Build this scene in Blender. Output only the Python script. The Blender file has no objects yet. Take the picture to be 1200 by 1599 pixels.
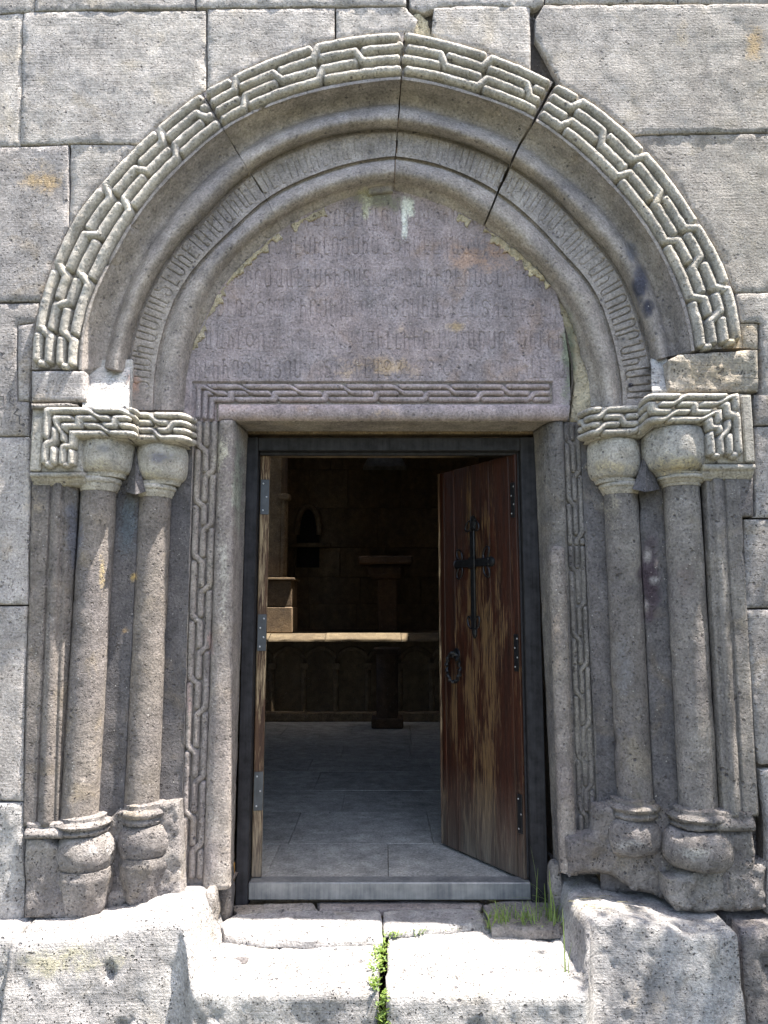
import bpy, math, random
import numpy as np
from mathutils import Vector
from mathutils.geometry import delaunay_2d_cdt
random.seed(7); RNG = np.random.default_rng(7)
R = math.radians
sc = bpy.context.scene
COL = sc.collection
# ------------------------------------------------------------------ camera, light, exposure
CAM = (0.0, -3.1, 1.2); PITCH = R(7.7); FPX = 1155.0
cd = bpy.data.cameras.new("camera"); cam = bpy.data.objects.new("camera", cd); COL.objects.link(cam)
cam.location = CAM; cam.rotation_euler = (math.pi/2 + PITCH, 0, 0)
cd.sensor_fit = 'VERTICAL'; cd.sensor_height = 36.0; cd.lens = 36.0*FPX/1599.0
cd.clip_start = .05; cd.clip_end = 2000
sc.camera = cam
SUN = Vector((.30, -.068, .95)).normalized()          # direction towards the sun
sun_el = math.asin(SUN.z); sun_az = math.atan2(SUN.x, SUN.y)
w = bpy.data.worlds.new("World"); sc.world = w; w.use_nodes = True
wn = w.node_tree; bg = wn.nodes["Background"]
sky = wn.nodes.new("ShaderNodeTexSky"); sky.sky_type = 'NISHITA'; sky.sun_disc = False
sky.sun_elevation = sun_el; sky.sun_rotation = sun_az; sky.air_density = 1.0; sky.dust_density = 3.0; sky.ozone_density = 1.0
wn.links.new(sky.outputs[0], bg.inputs[0]); bg.inputs[1].default_value = .15
sl = bpy.data.lights.new("sun", 'SUN'); sl.energy = 5.0; sl.angle = R(.5); sl.color = (1, .95, .88)
so = bpy.data.objects.new("sun", sl); COL.objects.link(so); so.location = (3, -3, 12)
so.rotation_euler = SUN.to_track_quat('Z', 'Y').to_euler()
sc.view_settings.view_transform = 'Standard'; sc.view_settings.look = 'None'
sc.view_settings.gamma = 1; sc.view_settings.use_curve_mapping = False
sc.view_settings.exposure = 1.95
sc.cycles.max_bounces = 8; sc.cycles.diffuse_bounces = 5

# ------------------------------------------------------------------ numeric helpers
cp, sp = math.cos(PITCH), math.sin(PITCH)
def U(px, py, y):
    """where the sight line to a point of the photograph meets the plane at depth y"""
    a = (np.asarray(px, float)-600)/FPX; b = (799.5-np.asarray(py, float))/FPX
    dy = cp-b*sp; dz = sp+b*cp; t = (np.asarray(y, float)-CAM[1])/dy
    return a*t, CAM[2]+dz*t
def topix(P):
    d = P-np.array(CAM); f = d[:, 1]*cp+d[:, 2]*sp; u = -d[:, 1]*sp+d[:, 2]*cp
    f = np.maximum(f, .1)
    return 600+FPX*d[:, 0]/f, 799.5-FPX*u/f
def P3(px, py, y):
    x, z = U(px, py, y); return (float(x), float(y), float(z))
def _h(i, j, k, s):
    n = (i*374761393+j*668265263+k*2147483647+s*974634777) & 0xffffffff
    n = ((n ^ (n >> 13))*1274126177) & 0xffffffff
    return ((n ^ (n >> 16)) & 0xffff)/65535.0
def vnoise(p, seed=0):
    p = np.asarray(p, float)+1000.0
    i = np.floor(p).astype(np.int64); f = p-i; f = f*f*(3-2*f)
    r = 0
    for dx in (0, 1):
        wx = f[:, 0] if dx else 1-f[:, 0]
        for dy in (0, 1):
            wy = f[:, 1] if dy else 1-f[:, 1]
            for dz in (0, 1):
                wz = f[:, 2] if dz else 1-f[:, 2]
                r = r+wx*wy*wz*_h(i[:, 0]+dx, i[:, 1]+dy, i[:, 2]+dz, seed)
    return r
def fbm(p, octaves=3, seed=0):
    r = 0; a = .5; t = 0
    for o in range(octaves):
        r = r+a*vnoise(np.asarray(p)*2**o, seed+o); t += a; a *= .5
    return r/t*2-1                                      # about -1..1
# stains that belong to the stones: (px, py, rx, ry, colour, amount) on the front faces
STAINS = [(68,285,44,30,(.42,.30,.16),.65),(1178,65,24,34,(.45,.30,.13),.6),(1060,50,30,25,(.40,.30,.17),.4),
 (745,400,62,30,(.37,.24,.17),.6),(590,572,80,24,(.40,.29,.18),.55),(640,520,40,20,(.40,.30,.22),.4),(715,510,18,10,(.40,.29,.16),.6),
 (592,312,60,22,(.15,.15,.09),.6),(632,338,6,42,(.75,.74,.66),.9),(640,322,10,20,(.75,.74,.62),.8),(570,318,9,30,(.55,.53,.36),.6),
 (888,560,14,80,(.17,.19,.13),.7),(1000,445,17,38,(.085,.085,.11),.85),(1012,480,12,20,(.06,.06,.08),.9),(985,395,12,20,(.16,.16,.18),.6),
 (1000,640,10,10,(.06,.06,.07),.0),(985,601,7,6,(.06,.055,.07),.95),
 (115,830,17,75,(.13,.13,.15),.7),(200,815,19,60,(.12,.135,.15),.7),(1015,900,20,75,(.075,.055,.065),.9),(1018,840,18,40,(.17,.15,.15),.4),
 (372,760,12,90,(.30,.32,.26),.6),(210,600,14,30,(.42,.25,.18),.5),(1110,585,70,38,(.40,.32,.22),.5),(1150,530,22,30,(.44,.35,.23),.6),
 (1022,905,7,6,(.55,.52,.5),1.2),(1012,868,6,9,(.5,.46,.42),.9),(1008,945,6,8,(.4,.36,.33),.8),(1026,880,4,6,(.5,.4,.36),.9),(958,800,22,40,(.33,.29,.22),.5),(975,1050,20,90,(.19,.185,.19),.5),(1075,900,16,30,(.2,.16,.15),.6),(345,700,14,40,(.45,.42,.32),.5),(350,900,10,120,(.38,.355,.31),.5),(240,740,40,14,(.36,.31,.20),.4),(165,725,45,14,(.38,.33,.22),.4),(1060,725,60,18,(.42,.35,.21),.6),(960,730,50,16,(.40,.33,.20),.55),
 (225,655,30,18,(.36,.34,.22),.4),(1060,640,70,30,(.38,.36,.28),.4),(240,672,14,8,(.09,.09,.11),.7),(160,700,30,10,(.2,.2,.21),.5),(250,715,30,14,(.14,.14,.17),.6),
 (600,645,30,10,(.40,.29,.16),.4),(100,910,10,60,(.28,.25,.19),.3),(160,900,8,40,(.45,.34,.16),.45),(208,900,8,10,(.5,.34,.12),.6),(195,985,8,6,(.45,.3,.15),.6),
 (60,780,30,60,(.30,.24,.16),.35),(1085,1330,35,12,(.44,.42,.38),.6),(985,1320,30,14,(.42,.40,.38),.5),(115,1500,110,35,(.27,.25,.15),.5),
 (160,1330,45,14,(.46,.44,.42),.4),(1020,1560,60,40,(.30,.24,.17),.4),(1070,905,18,40,(.15,.13,.12),.5),(900,1210,8,60,(.30,.25,.2),.3),
 (870,1000,10,90,(.38,.30,.24),.5),(330,1000,7,40,(.33,.22,.20),.5),(295,1100,7,60,(.30,.2,.19),.5),(1115,60,60,30,(.34,.31,.25),.3),(500,85,20,10,(.3,.3,.32),.4)]
def stain_attr(me, V):
    px, py = topix(V)
    rgb = np.zeros((len(V), 3)); am = np.zeros(len(V))
    nz = None
    for (cx, cy, rx, ry, c, a) in STAINS:
        m = (abs(px-cx) < rx*2.2) & (abs(py-cy) < ry*2.2) & (V[:, 1] > -.5) & (V[:, 1] < .4)
        if not m.any(): continue
        q = V[m]; d = np.hypot((px[m]-cx)/rx, (py[m]-cy)/ry)+.45*fbm(q*22, 3, 5)
        f = np.clip(1.35-d, 0, 1)*a
        al = am[m]; k = f/(np.maximum(al+f, 1e-5)); rgb[m] = rgb[m]*(1-k[:, None])+np.array(c)*k[:, None]
        am[m] = np.maximum(al, f)
    at = me.attributes.new("stain", 'FLOAT_COLOR', 'POINT')
    at.data.foreach_set("color", np.c_[rgb, am].astype(np.float32).ravel())
def tagp(o, label=None, cat=None, group=None, kind=None):
    if label: o['label'] = label
    if cat: o['category'] = cat
    if group: o['group'] = group
    if kind: o['kind'] = kind
    return o
def thing(name, loc, label, cat, group=None):
    o = bpy.data.objects.new(name, None); o.location = loc; o.empty_display_size = .1; COL.objects.link(o)
    return tagp(o, label, cat, group)
def mk(name, V, Fs, mat, parent=None, smooth=True, stain=False, sharp=None):
    V = np.asarray(V, float)
    me = bpy.data.meshes.new(name)
    if isinstance(Fs, np.ndarray):
        k = Fs.shape[1]; n = len(Fs)
        me.vertices.add(len(V)); me.vertices.foreach_set("co", V.astype(np.float32).ravel())
        me.loops.add(n*k); me.loops.foreach_set("vertex_index", Fs.astype(np.int32).ravel())
        me.polygons.add(n); me.polygons.foreach_set("loop_start", np.arange(0, n*k, k, dtype=np.int32))
        me.update(calc_edges=True)
    else:
        me.from_pydata(V.tolist(), [], [list(map(int, f)) for f in Fs])
    if stain: stain_attr(me, V)
    else: me.attributes.new('stain', 'FLOAT_COLOR', 'POINT').data.foreach_set('color', np.zeros(4*len(V), np.float32))
    if parent is not None:
        off = np.array(parent_loc(parent)); me.vertices.foreach_set("co", (V-off).astype(np.float32).ravel())
    me.polygons.foreach_set("use_smooth", [smooth]*len(me.polygons))
    if sharp and hasattr(me, "set_sharp_from_angle"): me.set_sharp_from_angle(angle=R(sharp))
    me.materials.append(mat); me.update()
    o = bpy.data.objects.new(name, me); COL.objects.link(o)
    if parent is not None: o.parent = parent
    return o
def parent_loc(p):
    v = Vector((0, 0, 0))
    while p is not None: v = v+p.location; p = p.parent
    return v
class MB:
    """collects simple solids into one mesh"""
    def __init__(s): s.v = []; s.f = []
    def add(s, V, Fs):
        n = len(s.v); s.v += [tuple(map(float, p)) for p in V]; s.f += [tuple(int(i)+n for i in f) for f in Fs]
    def box(s, x0, x1, y0, y1, z0, z1, b=.004):
        b = min(b, (x1-x0)*.3, (y1-y0)*.3, (z1-z0)*.3)
        xs = (x0, x0+b, x1-b, x1); ys = (y0, y0+b, y1-b, y1); zs = (z0, z0+b, z1-b, z1)
        idx = {}; V = []
        def g(i, j, k):
            if (i, j, k) not in idx: idx[(i, j, k)] = len(V); V.append((xs[i], ys[j], zs[k]))
            return idx[(i, j, k)]
        Q = []
        for (a, c) in ((0, 1), (3, 2)):
            Q.append([g(a, 1, 1), g(a, 2, 1), g(a, 2, 2), g(a, 1, 2)]); Q.append([g(1, a, 1), g(2, a, 1), g(2, a, 2), g(1, a, 2)]); Q.append([g(1, 1, a), g(2, 1, a), g(2, 2, a), g(1, 2, a)])
        for a, A in ((1, 0), (2, 3)):
            for c, C in ((1, 0), (2, 3)):
                Q.append([g(A, c, 1), g(A, c, 2), g(a, C, 2), g(a, C, 1)]); Q.append([g(A, 1, c), g(A, 2, c), g(a, 2, C), g(a, 1, C)]); Q.append([g(1, A, c), g(2, A, c), g(2, a, C), g(1, a, C)])
        for a, A in ((1, 0), (2, 3)):
            for c, C in ((1, 0), (2, 3)):
                for e, E in ((1, 0), (2, 3)): Q.append([g(A, c, e), g(a, C, e), g(a, c, E)])
        s.add(V, Q); return s
    def tube(s, pts, r, n=8, closed=False, sq=1.0):
        pts = [Vector(p) for p in pts]; m = len(pts); rr = r if hasattr(r, '__len__') else [r]*m
        V = []; up = Vector((0, 0, 1))
        for i, p in enumerate(pts):
            a = pts[(i-1) % m] if (closed or i > 0) else p; b = pts[(i+1) % m] if (closed or i < m-1) else p
            t = (b-a).normalized()
            u = t.cross(Vector((0, 1, 0)));
            if u.length < .05: u = t.cross(up)
            u.normalize(); v = t.cross(u)
            for k in range(n):
                an = 2*math.pi*k/n; V.append(p+u*math.cos(an)*rr[i]+v*math.sin(an)*rr[i]*sq)
        Fq = []
        for i in range(m if closed else m-1):
            for k in range(n):
                Fq.append((i*n+k, i*n+(k+1) % n, ((i+1) % m)*n+(k+1) % n, ((i+1) % m)*n+k))
        if not closed: Fq.append(tuple(range(n))[::-1]); Fq.append(tuple(range((m-1)*n, m*n)))
        s.add(V, Fq); return s
    def build(s, name, mat, parent=None, smooth=True, stain=False, sharp=40):
        return mk(name, np.array(s.v), s.f, mat, parent, smooth, stain, sharp)
def wear(V, N, amp=.0025, freq=14, chip=.006, seed=0):
    d = amp*fbm(V*freq, 3, seed)+amp*.35*fbm(V*freq*5, 2, seed+9)
    if chip: d = d-chip*np.clip(fbm(V*9, 3, seed+20)-.38, 0, 1)*4*np.clip(fbm(V*40, 2, seed+30)+.4, 0, 1)
    return V+N*d[:, None]
def loft(name, G, mat, parent=None, amp=.0025, chip=.006, freq=14, closed=False, caps=True, flip=False, stain=True, seed=0, extra=None, sharp=None):
    """G: (sections, profile, 3); closed wraps the profile round"""
    G = np.asarray(G, float); n, m, _ = G.shape
    du = np.gradient(G, axis=0)
    dv = (np.roll(G, -1, 1)-np.roll(G, 1, 1)) if closed else np.gradient(G, axis=1)
    N = np.cross(du, dv); L = np.linalg.norm(N, axis=2, keepdims=True); N = N/np.maximum(L, 1e-9)
    if flip: N = -N
    V = G.reshape(-1, 3); Nf = N.reshape(-1, 3)
    if amp: V = wear(V, Nf, amp, freq, chip, seed)
    if extra is not None: V = V+Nf*extra.reshape(-1, 1)
    i = np.arange(n-1)[:, None]; j = np.arange(m if closed else m-1)[None, :]; j2 = (j+1) % m
    Q = np.stack([i*m+j, i*m+j2, (i+1)*m+j2, (i+1)*m+j], -1).reshape(-1, 4)
    if not flip: Q = Q[:, ::-1]
    if caps and closed:
        Fs = Q.tolist()+[list(range(m)), list(range((n-1)*m, n*m))[::-1]]
        return mk(name, V, Fs, mat, parent, True, stain, sharp or 50)
    return mk(name, V, Q, mat, parent, True, stain, sharp)
def lathe(name, cx, cy, prof, mat, parent, n=48, a0=0, a1=2*math.pi, amp=.002, chip=.005, seed=0, tilt=None):
    """prof: list of (r, z)"""
    pr = [];
    for (r0, z0), (r1, z1) in zip(prof[:-1], prof[1:]):
        k = max(1, int(math.hypot(r1-r0, z1-z0)/.012))
        for q in range(k): pr.append((r0+(r1-r0)*q/k, z0+(z1-z0)*q/k))
    pr.append(prof[-1]); pr = np.array(pr)
    an = np.linspace(a0, a1, n, endpoint=False)
    G = np.zeros((len(pr), n, 3))
    G[:, :, 0] = cx+pr[:, 0][:, None]*np.cos(an)[None]; G[:, :, 1] = cy+pr[:, 0][:, None]*np.sin(an)[None]; G[:, :, 2] = pr[:, 1][:, None]
    if tilt is not None:
        cxt, cxb, z0, z1 = tilt; f = (G[:, :, 2]-z0)/(z1-z0); G[:, :, 0] += (cxb-cx)*(1-f)+(cxt-cx)*f
    return loft(name, G, mat, parent, amp, chip, 14, closed=True, caps=True, flip=True, seed=seed)
def inpoly(X, Z, poly):
    poly = np.asarray(poly); r = np.zeros(len(X), bool); n = len(poly)
    for i in range(n):
        x0, z0 = poly[i]; x1, z1 = poly[(i+1) % n]
        if z0 == z1: continue
        c = ((z0 > Z) != (z1 > Z)) & (X < (x1-x0)*(Z-z0)/(z1-z0)+x0)
        r ^= c
    return r
def resample(poly, d, closed=True):
    out = []; n = len(poly)
    for i in range(n if closed else n-1):
        a = np.array(poly[i], float); b = np.array(poly[(i+1) % n], float)
        k = max(1, int(round(np.linalg.norm(b-a)/d)))
        for q in range(k): out.append(a+(b-a)*q/k)
    if not closed: out.append(np.array(poly[-1], float))
    return np.array(out)
def segdist(Pt, A, B):
    best = np.full(len(Pt), 9.0)
    for a, b in zip(A, B):
        ab = b-a; L = max(float(ab@ab), 1e-12)
        t = np.clip(((Pt-a)@ab)/L, 0, 1); d = np.hypot(*(Pt-(a+t[:, None]*ab)).T)
        best = np.minimum(best, d)
    return best
def slab(name, poly, y, mat, parent=None, clip=None, thick=.05, step=.03, edge=.008, rough=.003, wob=.0025, gap=.0015, seed=0, shape=None, stain=True, freq=9, chip=.01):
    """a dressed stone seen from the front: outline in (x, z), face at depth y with worn edges, sides running back"""
    poly = np.array(poly, float); c = poly.mean(0)
    ol = resample(poly, step)
    nn = np.roll(ol, -1, 0)-np.roll(ol, 1, 0); nn = np.c_[nn[:, 1], -nn[:, 0]]; nn /= np.maximum(np.linalg.norm(nn, axis=1, keepdims=True), 1e-9)
    area = .5*np.sum(ol[:, 0]*np.roll(ol[:, 1], -1)-np.roll(ol[:, 0], -1)*ol[:, 1]); 
    if area < 0: nn = -nn
    q3 = np.c_[ol[:, 0], np.full(len(ol), seed*3.1), ol[:, 1]]
    ol = ol-nn*(gap+wob*(fbm(q3*12, 3, seed)+.6*np.abs(fbm(q3*40, 2, seed+3))))[:, None]
    pts = [ol, ol-nn*edge]
    edges = [(i, (i+1) % len(ol)) for i in range(len(ol))]
    x0, z0 = ol.min(0); x1, z1 = ol.max(0)
    gx, gz = np.meshgrid(np.arange(x0+step/2, x1, step), np.arange(z0+step/2, z1, step))
    g = np.c_[gx.ravel(), gz.ravel()]; g = g+RNG.uniform(-.25, .25, g.shape)*step
    pts.append(g)
    nb = len(ol); extra_in = np.concatenate(pts[1:])
    ce = []
    if clip is not None:
        cl = np.array(clip, float); cn = np.roll(cl, -1, 0)-np.roll(cl, 1, 0); cn = np.c_[cn[:, 1], -cn[:, 0]]; cn /= np.maximum(np.linalg.norm(cn, axis=1, keepdims=True), 1e-9)
        extra_in = np.concatenate([extra_in, cl+cn*edge, cl-cn*edge])
    m = inpoly(extra_in[:, 0], extra_in[:, 1], ol)
    if clip is not None: m &= ~inpoly(extra_in[:, 0], extra_in[:, 1], cl)
    extra_in = extra_in[m]
    bA = ol; bB = np.roll(ol, -1, 0)
    dd = segdist(extra_in, bA, bB)
    if clip is not None:
        near = (cl[:, 0] > x0-.1) & (cl[:, 0] < x1+.1) & (cl[:, 1] > z0-.1) & (cl[:, 1] < z1+.1)
        near |= np.roll(near, 1) | np.roll(near, -1)
        if near.any(): dd = np.minimum(dd, segdist(extra_in, cl[near], np.roll(cl, -1, 0)[near]))
    extra_in = extra_in[dd > edge*.7]
    allv = [Vector(p) for p in ol]+[Vector(p) for p in extra_in]
    if clip is not None:
        b = len(allv); allv += [Vector(p) for p in cl]; edges = edges+[(b+i, b+(i+1) % len(cl)) for i in range(len(cl))]
    V2, _, T, _, _, _ = delaunay_2d_cdt(allv, edges, [], 0, 1e-6)
    V2 = np.array([tuple(v) for v in V2]); T = np.array([t for t in T if len(t) == 3])
    ctr = V2[T].mean(1); keep = inpoly(ctr[:, 0], ctr[:, 1], ol)
    if clip is not None: keep &= ~inpoly(ctr[:, 0], ctr[:, 1], cl)
    T = T[keep]
    if len(T) == 0: return None
    a = V2[T]; ar = (a[:, 1, 0]-a[:, 0, 0])*(a[:, 2, 1]-a[:, 0, 1])-(a[:, 2, 0]-a[:, 0, 0])*(a[:, 1, 1]-a[:, 0, 1])
    T = T[abs(ar) > 1e-9]; ar = ar[abs(ar) > 1e-9]; T[ar < 0] = T[ar < 0][:, ::-1]
    used = np.unique(T); mp = -np.ones(len(V2), int); mp[used] = np.arange(len(used)); V2 = V2[used]; T = mp[T]
    ed = {}
    for t in T:
        for k in range(3): ed[(t[k], t[(k+1) % 3])] = 1
    bd = [(i, j) for (i, j) in ed if (j, i) not in ed]
    bs = np.array(sorted({i for e in bd for i in e}))
    dist = segdist(V2, V2[[e[0] for e in bd]], V2[[e[1] for e in bd]])
    Pn = np.c_[V2[:, 0], np.full(len(V2), seed*1.7), V2[:, 1]]
    yy = y+edge*.8*np.clip(1-dist/(edge*.9), 0, 1)**1.5+rough*fbm(Pn*freq, 4, seed)+rough*.5*fbm(Pn*45, 2, seed+5)
    yy = yy+chip*np.clip(1-dist/.035, 0, 1)*np.clip(fbm(Pn*16, 3, seed+40)-.15, 0, 1)*2
    if shape is not None: yy = yy+shape(V2[:, 0], V2[:, 1])
    V = np.c_[V2[:, 0], yy, V2[:, 1]]
    n = len(V); mb = {int(b): n+k for k, b in enumerate(bs)}
    V = np.concatenate([V, np.c_[V2[bs, 0], np.maximum(y+thick, yy[bs]+.01), V2[bs, 1]]])
    F3 = T.tolist()
    for (i, j) in bd: F3.append([j, i, mb[int(i)]]); F3.append([j, mb[int(i)], mb[int(j)]])
    return mk(name, V, np.array(F3), mat, parent, True, stain, 55)
def PX(lst, y=0.0): return [tuple(float(q) for q in U(px, py, y)) for px, py in lst]

# ------------------------------------------------------------------ materials
class NG:
    def __init__(s, name):
        s.m = bpy.data.materials.new(name); s.m.use_nodes = True; s.t = s.m.node_tree; s.b = s.t.nodes["Principled BSDF"]
        s.geo = s.t.nodes.new("ShaderNodeNewGeometry"); s.oi = s.t.nodes.new("ShaderNodeObjectInfo")
    def L(s, a, b): s.t.links.new(a, b)
    def val(s, sock, v):
        if hasattr(v, 'is_linked') or isinstance(v, bpy.types.NodeSocket): s.L(v, sock)
        else: sock.default_value = v
    def math(s, op, a, b=0.0, c=None, clamp=False):
        n = s.t.nodes.new("ShaderNodeMath"); n.operation = op; n.use_clamp = clamp; s.val(n.inputs[0], a); s.val(n.inputs[1], b)
        if c is not None: s.val(n.inputs[2], c)
        return n.outputs[0]
    def mapr(s, v, a, b, c=0.0, d=1.0):
        n = s.t.nodes.new("ShaderNodeMapRange"); s.val(n.inputs[0], v)
        for i, q in enumerate((a, b, c, d)): n.inputs[i+1].default_value = q
        return n.outputs[0]
    def vadd(s, a, b):
        n = s.t.nodes.new("ShaderNodeVectorMath"); n.operation = 'ADD'; s.L(a, n.inputs[0]); s.L(b, n.inputs[1]); return n.outputs[0]
    def vscale(s, v, k):
        n = s.t.nodes.new("ShaderNodeVectorMath"); n.operation = 'MULTIPLY'; s.L(v, n.inputs[0]); n.inputs[1].default_value = k; return n.outputs[0]
    def noise(s, v, sc_, det=4, rough=.55, dist=0):
        n = s.t.nodes.new("ShaderNodeTexNoise"); s.L(v, n.inputs['Vector']); n.inputs['Scale'].default_value = sc_; n.inputs['Detail'].default_value = det
        n.inputs['Roughness'].default_value = rough; n.inputs['Distortion'].default_value = dist; return n.outputs[0]
    def voro(s, v, sc_, out='Distance'):
        n = s.t.nodes.new("ShaderNodeTexVoronoi"); s.L(v, n.inputs['Vector']); n.inputs['Scale'].default_value = sc_; return n.outputs[out], n
    def mix(s, f, a, b, mode='MIX'):
        n = s.t.nodes.new("ShaderNodeMix"); n.data_type = 'RGBA'; n.blend_type = mode; s.val(n.inputs[0], f)
        for sock, q in ((n.inputs[6], a), (n.inputs[7], b)):
            if isinstance(q, tuple): sock.default_value = (*q, 1)
            else: s.L(q, sock)
        return n.outputs[2]
    def bump(s, h, strength, dist):
        n = s.t.nodes.new("ShaderNodeBump"); s.L(h, n.inputs['Height']); n.inputs['Strength'].default_value = strength; n.inputs['Distance'].default_value = dist
        s.L(n.outputs[0], s.b.inputs['Normal']); return n
def stone(name, c1, c2, c3=(.40,.31,.19), ochre=.35, dark=(.07,.065,.075), tool=.5, bump=1.0, var=.12, pits=1.0, vert=False):
    g = NG(name)
    sep = g.t.nodes.new("ShaderNodeCombineXYZ")
    r = g.oi.outputs['Random']
    g.L(g.math('MULTIPLY', r, 17.3), sep.inputs[0]); g.L(g.math('MULTIPLY', r, 9.1), sep.inputs[1]); g.L(g.math('MULTIPLY', r, 31.7), sep.inputs[2])
    p = g.vadd(g.geo.outputs['Position'], sep.outputs[0])
    n1 = g.noise(p, 2.3, 6, .6, .4); n2 = g.noise(p, 13, 6, .65); n3 = g.noise(p, 95, 6, .7); n4 = g.noise(p, 5.5, 5, .6, .6)
    c = g.mix(g.mapr(n1, .36, .64), c1, c2)
    c = g.mix(g.math('MULTIPLY', g.mapr(n4, .56, .70), ochre), c, c3)
    k = g.math('MULTIPLY', g.mapr(n2, .28, .72, .66, 1.3), g.mapr(n3, .25, .75, .45, 1.5))
    k = g.math('MULTIPLY', k, g.mapr(r, 0, 1, 1-var, 1+var))
    k = g.math('MULTIPLY', k, g.mapr(g.noise(g.vscale(p, (9, 9, .9)), 1, 4, .6), .32, .68, .86, 1.12))
    kc = g.t.nodes.new("ShaderNodeCombineColor"); [g.L(k, kc.inputs[i]) for i in range(3)]
    c = g.mix(1.0, c, kc.outputs[0], 'MULTIPLY')
    at = g.t.nodes.new("ShaderNodeAttribute"); at.attribute_name = "stain"
    al = at.outputs['Alpha']; nn = g.math('ADD', g.math('MULTIPLY', g.math('SUBTRACT', n2, .5), 1.3), g.math('MULTIPLY', g.math('SUBTRACT', n3, .5), .9))
    sf = g.math('MULTIPLY', g.mapr(g.math('ADD', al, nn), .30, .60), g.math('MULTIPLY', g.mapr(al, .02, .2), g.math('ADD', g.math('MULTIPLY', al, .9), .25, None, True)))
    c = g.mix(sf, c, g.mix(1.0, at.outputs['Color'], kc.outputs[0], 'MULTIPLY'))
    d1, v1 = g.voro(p, 34); m1 = g.math('MULTIPLY', g.mapr(d1, .16, .27, 1, 0), g.mapr(g.noise(p, 21, 3), .52, .60))
    c = g.mix(g.math('MULTIPLY', m1, g.mapr(n4, .35, .62, .15, .85)), c, dark)
    d2, v2 = g.voro(p, 80); m2 = g.math('MULTIPLY', g.mapr(d2, .14, .26, 1, 0), g.mapr(g.noise(g.vscale(p, (1.1, 1.1, 1.1)), 37, 3), .48, .56))
    c = g.mix(g.math('MULTIPLY', m2, g.mapr(n1, .35, .62, .25, .75)), c, dark)
    p2 = g.vscale(p, (-1, 1.2, 1)); d3, v3 = g.voro(p2, 62); m3 = g.math('MULTIPLY', g.mapr(d3, .13, .24, 1, 0), g.mapr(g.noise(p2, 29, 3), .58, .63))
    c = g.mix(g.math('MULTIPLY', m3, .6), c, (.58, .55, .5))
    g.L(c, g.b.inputs['Base Color']); g.b.inputs['Roughness'].default_value = .93
    g.b.inputs['Specular IOR Level'].default_value = .25
    ts = g.vscale(p, (4, 4, 150) if not vert else (90, 90, 5)); tn = g.noise(ts, 1, 3, .6, .3)
    h = g.math('ADD', g.math('MULTIPLY', n3, 1.0), g.math('MULTIPLY', g.math('MULTIPLY', tn, tool), g.mapr(n1, .3, .6, .5, 1.2)))
    h = g.math('SUBTRACT', h, g.math('MULTIPLY', m1, .6*pits)); h = g.math('SUBTRACT', h, g.math('MULTIPLY', m2, .9*pits)); h = g.math('ADD', h, g.math('MULTIPLY', n2, .8))
    g.bump(h, 1.0*bump, .009)
    return g.m
M = {}
M['wall'] = stone('wall_tuff', (.43,.392,.352), (.34,.315,.297), (.43,.36,.26), .4, tool=.45, var=.10)
M['wall_low'] = stone('wall_tuff_grey', (.40,.365,.34), (.30,.28,.272), (.38,.30,.20), .5, tool=.3, var=.20, bump=1.2)
M['arch'] = stone('arch_tuff', (.36,.318,.28), (.275,.247,.235), (.35,.30,.23), .35, tool=.0, var=.06, bump=.8)
M['braid'] = stone('carved_tuff', (.45,.41,.35), (.355,.332,.30), (.42,.36,.26), .5, tool=.0, var=.04, bump=.8)
M['tymp'] = stone('tympanum_tuff', (.37,.30,.29), (.29,.255,.26), (.38,.26,.18), .4, tool=.25, var=.0, bump=.8, pits=.8)
M['shaft'] = stone('column_tuff', (.225,.195,.168), (.162,.143,.135), (.28,.22,.14), .4, tool=.0, var=.12, bump=1.0, pits=1.4)
M['shaft_r'] = stone('right_column_tuff', (.29,.262,.235), (.17,.153,.148), (.32,.27,.19), .45, tool=.0, var=.10, bump=1.0, pits=1.5)
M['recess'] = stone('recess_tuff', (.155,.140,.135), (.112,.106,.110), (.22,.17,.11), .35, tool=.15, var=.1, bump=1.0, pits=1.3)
M['jamb'] = stone('jamb_tuff', (.33,.292,.255), (.225,.195,.185), (.34,.27,.19), .35, tool=.0, var=.05, bump=1.0, pits=1.4)
M['jamb_r'] = stone('jamb_tuff_grey', (.25,.228,.202), (.15,.138,.135), (.30,.25,.19), .3, tool=.0, var=.05, bump=1.1, pits=1.3)
M['base'] = stone('base_tuff', (.31,.28,.25), (.20,.18,.175), (.32,.26,.17), .45, tool=.1, var=.1, bump=1.4)
M['step'] = stone('step_stone', (.48,.455,.43), (.36,.34,.33), (.44,.37,.26), .35, tool=.35, var=.06, bump=1.5)
M['fresh'] = stone('broken_tuff', (.56,.54,.51), (.48,.46,.44), (.46,.40,.30), .2, tool=.0, var=.02, bump=1.3)
M['tan'] = stone('tan_tuff', (.40,.355,.29), (.35,.31,.27), (.42,.33,.20), .6, tool=.4, var=.03, bump=1.2, pits=1.6)
M['mortar'] = stone('lime_mortar', (.62,.53,.36), (.52,.45,.33), (.5,.38,.2), .3, tool=.0, var=.02, bump=1.5, dark=(.25,.2,.15))
M['rubble'] = stone('mortar_bed', (.13,.11,.09), (.09,.08,.075), (.2,.15,.1), .3, tool=.0, var=.02, bump=1.5)
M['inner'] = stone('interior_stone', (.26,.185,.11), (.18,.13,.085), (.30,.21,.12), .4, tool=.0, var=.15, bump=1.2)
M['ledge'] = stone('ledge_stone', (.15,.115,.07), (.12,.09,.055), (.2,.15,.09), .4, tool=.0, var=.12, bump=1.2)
M['niche_shade'] = stone('niche_shade_stone', (.022,.018,.015), (.014,.012,.011), (.03,.02,.015), .3, tool=.0, var=.1)  # near-black colour stands in for the shade inside the niche
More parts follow.
